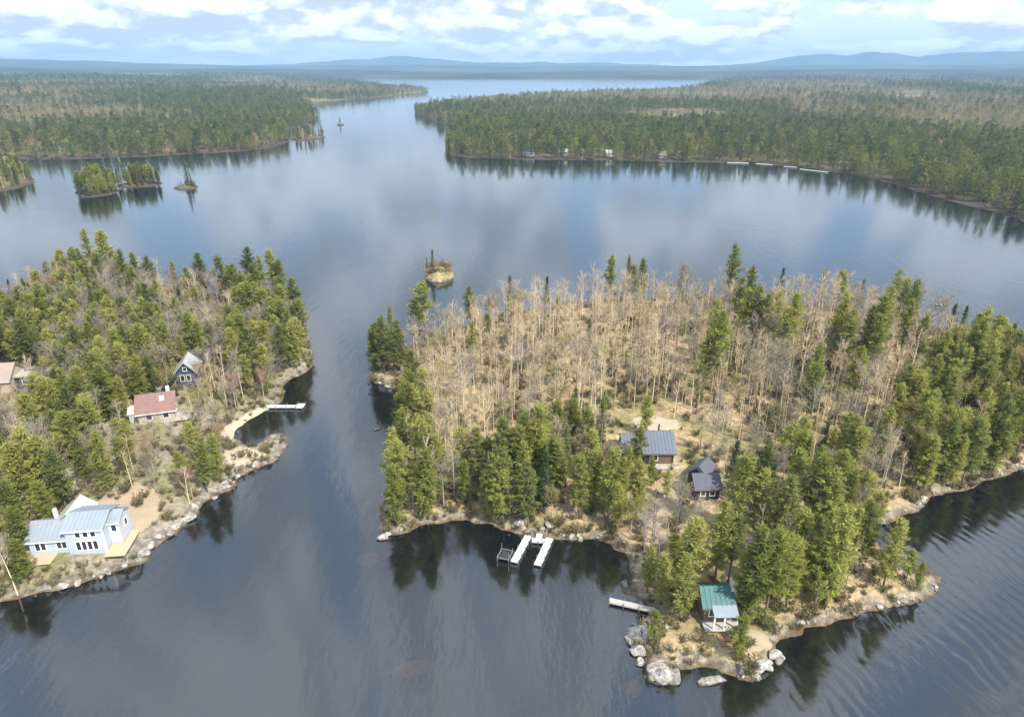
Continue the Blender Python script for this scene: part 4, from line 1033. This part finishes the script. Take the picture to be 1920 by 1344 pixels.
fill([(-300, 720), (-80, 625), (0, 590), (60, 555), (150, 520), (220, 528), (300, 545), (380, 553), (470, 556), (530, 572), (570, 620), (578, 690), (530, 720), (500, 760), (440, 790), (410, 830), (470, 862), (420, 905), (360, 950), (260, 920), (180, 920), (120, 960), (40, 990), (30, 1100), (-80, 1140), (-300, 1100)], 3.2, c_left, 'cottages')

# ---- the largest of each kind stand as trees of their own, the rest as one mass
NAMES = {'pine': 'pine_tree', 'tallpine': 'pine_tree', 'spruce': 'spruce_tree', 'bare': 'bare_tree', 'grey': 'bare_tree', 'redbud': 'budding_maple', 'greenbud': 'budding_birch', 'redshrub': 'budding_shrub'}
LOOK = {'pine': 'yellow-green pine', 'tallpine': 'tall pine with bare lower trunk', 'spruce': 'dark narrow spruce', 'bare': 'leafless tree', 'grey': 'spreading dark-twigged leafless tree', 'redbud': 'reddish budding maple', 'greenbud': 'pale green budding birch', 'redshrub': 'rust-brown budding shrub'}
WHERE = {'stand': 'rising out of the leafless stand on the island', 'backrow': 'on the far shore row of the wooded island', 'corner': 'on the island corner facing the tiny brown islet', 'edge': 'in the row along the straight channel shore of the island',
         'point': 'on the wooded slope round the teal-roofed cabin', 'front': 'in the grove above the two-fingered dock', 'dense': 'in the dense grove past the brown inlet', 'cottages': 'among the cottages on the peninsula',
         'peninsula_end': 'at the outer end of the cottage peninsula', 'edge_islet': 'on the long wooded islet in the open lake', 'round_islet': 'on the round bushy islet in the open lake', 'flat_islet': 'on the low islet next to the round bushy one',
         'lone_islet': 'on the bare little islet with hardly any trees', 'dot': 'on a speck of an islet far out in the narrows', 'mound': 'on the tiny brown islet off the island', 'spit': 'on the narrow spit of the far shore', 'bare_stand': 'in the open leafless stand across the island'}
def size(t):
    px, py, d = project(t['x'], t['y'], t['z']); tx, ty, _ = project(t['x'], t['y'], t['z'] + t['h'])
    vis = -80 < px < 2000 and ty < 1344
    return (py - ty) if vis else 0
MARKS = [((140, 1000), 'the long white house'), ((295, 780), 'the red-roofed cottage'), ((350, 705), 'the navy cottage'), ((30, 710), 'the brown-roofed cottage'), ((470, 800), 'the sandy cove'), ((535, 762), 'the cove dock'),
         ((1235, 840), 'the blue-grey metal-roofed cabin'), ((1325, 925), 'the slate-roofed cabin'), ((1350, 1165), 'the teal-roofed cabin'), ((1010, 1020), 'the two-fingered dock'), ((1180, 1133), 'the weathered grey dock'),
         ((1690, 955), 'the small brown inlet'), ((715, 1000), 'the sharp shore end'), ((710, 715), 'the ledge corner'), ((1230, 795), 'the sunlit clearing'), ((335, 980), 'the flat stone slab'), ((1740, 1100), 'the brushy shore end')]
MARKW = [(place(*a)[:2], b) for a, b in MARKS]
def lab_for(t):
    d, m = min((math.hypot(t['x'] - a[0], t['y'] - a[1]), b) for a, b in MARKW)
    big = {'pine': (9.5, 12.5), 'tallpine': (15.5, 17.5), 'spruce': (9.5, 12), 'bare': (9.5, 12.5), 'grey': (8, 10.5), 'redbud': (6, 8.5), 'greenbud': (7, 9), 'redshrub': (2.8, 3.5)}[t['kind']]
    sz = 'short ' if t['h'] < big[0] else 'high ' if t['h'] > big[1] else 'middling '
    wh = WHERE[t['zone']]
    if t['kind'] == 'bare': sz += 'grey-trunked ' if t['j'] % 3 == 0 else 'pale-trunked '
    if t['zone'].endswith('islet') or t['zone'] in ('spit', 'dot', 'mound'): return sz + LOOK[t['kind']] + ' ' + wh
    if d < 13: return sz + LOOK[t['kind']] + ' close beside ' + m
    if d < 34: return sz + LOOK[t['kind']] + ' a little way off from ' + m
    return sz + LOOK[t['kind']] + ' ' + wh
byname = {}
for t in TREES: byname.setdefault(NAMES[t['kind']], []).append(t)
rest = {'island': [], 'peninsula': [], 'islets': []}
for nm, L in byname.items():
    L.sort(key=size, reverse=True)
    for i, t in enumerate(L):
        if i < 298 and size(t) > 6:
            v = KINDS[t['kind']][t['j']]
            lab = lab_for(t)
            o = thing(nm, lab, nm.split('_')[-1] if nm.startswith('budding') else nm.replace('_', ' '), (t['x'], t['y'], t['z']), t['r'], 'set of trees: ' + lab)
            o.scale = (t['s'],) * 3
            link('trunk', v[0], o); link('crown', v[1], o)
        else:
            key = 'islets' if t['zone'].endswith('islet') or t['zone'] in ('spit', 'dot', 'mound') else 'peninsula' if t['zone'] in ('cottages', 'peninsula_end') else 'island'
            rest[key].append((t['x'], t['y'], t['z'], t['s'], t['r'], t['kind'], t['j']))
ALLK = ['pine', 'tallpine', 'spruce', 'bare', 'grey', 'redbud', 'greenbud', 'redshrub']
scatter('island_woods', ALLK, rest['island'], 'mass of leafless trees filling the middle of the wooded island', 'woods')
scatter('peninsula_woods', ALLK, rest['peninsula'], 'mass of trees filling in between the peninsula cottages', 'woods')
scatter('islet_woods', ALLK, rest['islets'], 'small trees crowding the islets in the open lake', 'woods')

# brush under the trees and along the shores
def brush():
    pts = []
    for poly, n in ((BIG, 3600), (LEFT, 2400)):
        A = np.array(poly); rg = np.random.default_rng(5 + n)
        X = rg.uniform(max(A[:, 0].min(), -190), A[:, 0].max(), n * 3); Y = rg.uniform(A[:, 1].min(), A[:, 1].max(), n * 3)
        s = sdf(poly, X, Y); dens = vnoise(X, Y, 9, 3); keep = (s > -.4) & ((s < 6) | (dens > .55) | (rg.random(n * 3) < .25))
        X = X[keep]; Y = Y[keep]; Z = hgt(X, Y)
        for x, y, z in zip(X, Y, Z):
            if z < .12 or any((x - a) ** 2 + (y - b) ** 2 < r * r for a, b, r in FOOT): continue
            sc = float(rg.uniform(.45, 1.25))
            if blocked(x, y, z, sc * 1.4, .5): continue
            pts.append((x, y, z, sc, float(rg.uniform(0, 6.28)), 'shrub', int(rg.integers(0, 4))))
    scatter('undergrowth', ['shrub'], pts, 'low brown and green brush under the trees and along shores', 'undergrowth')
brush()

# ------------------------------------------------------------------ far woods
def forest(name, poly, hf, seed, label):
    rg = np.random.default_rng(seed); A = np.array(poly); pts = []
    for r0, r1, sp, big in ((380, 1000, 6.2, 1.0), (1000, 1800, 8.0, 1.05), (1800, 2800, 11, 1.15), (2800, 4700, 17, 1.3)):
        xs = np.arange(max(A[:, 0].min(), -r1), min(A[:, 0].max(), r1), sp); ys = np.arange(250, r1, sp)
        X, Y = np.meshgrid(xs, ys); X = (X + rg.uniform(-.5, .5, X.shape) * sp).ravel(); Y = (Y + rg.uniform(-.5, .5, Y.shape) * sp).ravel()
        Rr = np.hypot(X, Y); k = (Rr >= r0) & (Rr < r1) & (np.abs(X) < Y * .80 + 30); X = X[k]; Y = Y[k]
        sd = sdf(poly, X, Y); Z = hf(sd, X, Y); k = (sd > -14) & (Z > .25); X = X[k]; Y = Y[k]; Z = Z[k]; sd = sd[k]
        zone = (fbm(X, Y, 330, seed + 3, 3) - .5) * 2.3 + .50 + .12 * np.exp(-np.maximum(sd, 0) / 40); mead = fbm(X, Y, 260, seed + 9, 2)
        zone = zone + (vnoise(X, Y, 70, seed + 40) - .5) * .35; u = rg.random(len(X)); gaps = vnoise(X, Y, 40, seed + 20)
        for x, y, z, zn, q, md, gp, s_ in zip(X, Y, Z, zone, u, mead, gaps, sd):
            if s_ > 60 and (gp > .86 or (md > .70 and s_ > 120)): continue
            q2 = rg.random()
            if zn > .63: kd = 'far_pine' if q < .62 else 'far_spruce' if q < .86 else 'far_bare'
            elif zn > .52: kd = 'far_pine' if q < .36 else 'far_spruce' if q < .44 else 'far_green' if q < .56 else 'far_bare'
            else: kd = 'far_bare' if q < .74 else 'far_green' if q < .86 else 'far_pine'
            h = rg.uniform(.5, 1.0) * rg.choice([.75, 1, 1.1]) * big ** .6 * (.8 if kd in ('far_bare', 'far_green') else 1.0)
            pts.append((x, y, z - .3, h * (1.0 if big < 1.2 else big ** .55), float(rg.uniform(0, 6.28)), kd, int(rg.integers(0, len(KINDS[kd])))))
    print(name, len(pts))
    scatter(name, ['far_pine', 'far_spruce', 'far_bare', 'far_green'], pts, label, 'forest')
forest('forest', RIGHT_FAR, right_h, 11, 'mixed spring forest on the far shore with pale docks')
forest('forest', LEFT_FAR, left_h, 23, 'mixed spring forest on the hilly far shore across the narrows')

# ------------------------------------------------------------------ far shore: docks, cottages, meadow
def far_z(x, y, poly, hf):
    X = np.array([x]); Y = np.array([y]); return float(hf(sdf(poly, X, Y), X, Y)[0])
def far_dock(pa, pb, w, label):
    a = np.array(atz(*pa, .6)); b = np.array(atz(*pb, .6))
    t = thing('dock', label, 'dock', (a[0], a[1], 0)); runs(t, (0, 0), b - a, w, .6, 3, M['dock_white'])
far_dock((1363, 305), (1404, 306), 2.6, 'long white dock under the far forest, beside the boathouse')
far_dock((1418, 307), (1448, 309), 2.6, 'short white dock under the far forest')
far_dock((1470, 312), (1494, 314), 2.2, 'grey-white dock next to the low sandy landing on far shore')
far_dock((1500, 317), (1552, 323), 2.2, 'longest pale dock following the far shore')
def far_cottage(px, py, w, label, wall, roof):
    x, y = atz(px, py, 2.0); z = max(.6, far_z(x, y, RIGHT_FAR, right_h))
    t = thing('cottage', label, 'house', (x, y, z), U(-.3, .3))
    block(t, -w / 2, w / 2, 0, w * .7, -1.5, 3.0, 2.0, 'x', wall, roof, .5)
    for q in (-.25, .25): win(t, (w * q, 0, 1.6), (1, 0, 0), (0, -1, 0), 1.3, 1.3)
far_cottage(990, 291, 9, 'white cottage with slate roof at the far waterline', M['white_paint'], M['roof_slate'])
far_cottage(1056, 290, 7, 'tan cottage with pale roof at the far waterline', M['wall_tan'], M['roof_pale'])
far_cottage(1146, 292, 8, 'white cottage with pale roof at the far waterline', M['white_paint'], M['roof_pale'])
far_cottage(1242, 295, 7, 'tan cottage with brown roof at the far waterline', M['wall_tan'], M['roof_brown'])
far_cottage(1275, 292, 6, 'small white boathouse with brown roof at the far waterline', M['white_paint'], M['roof_brown'])
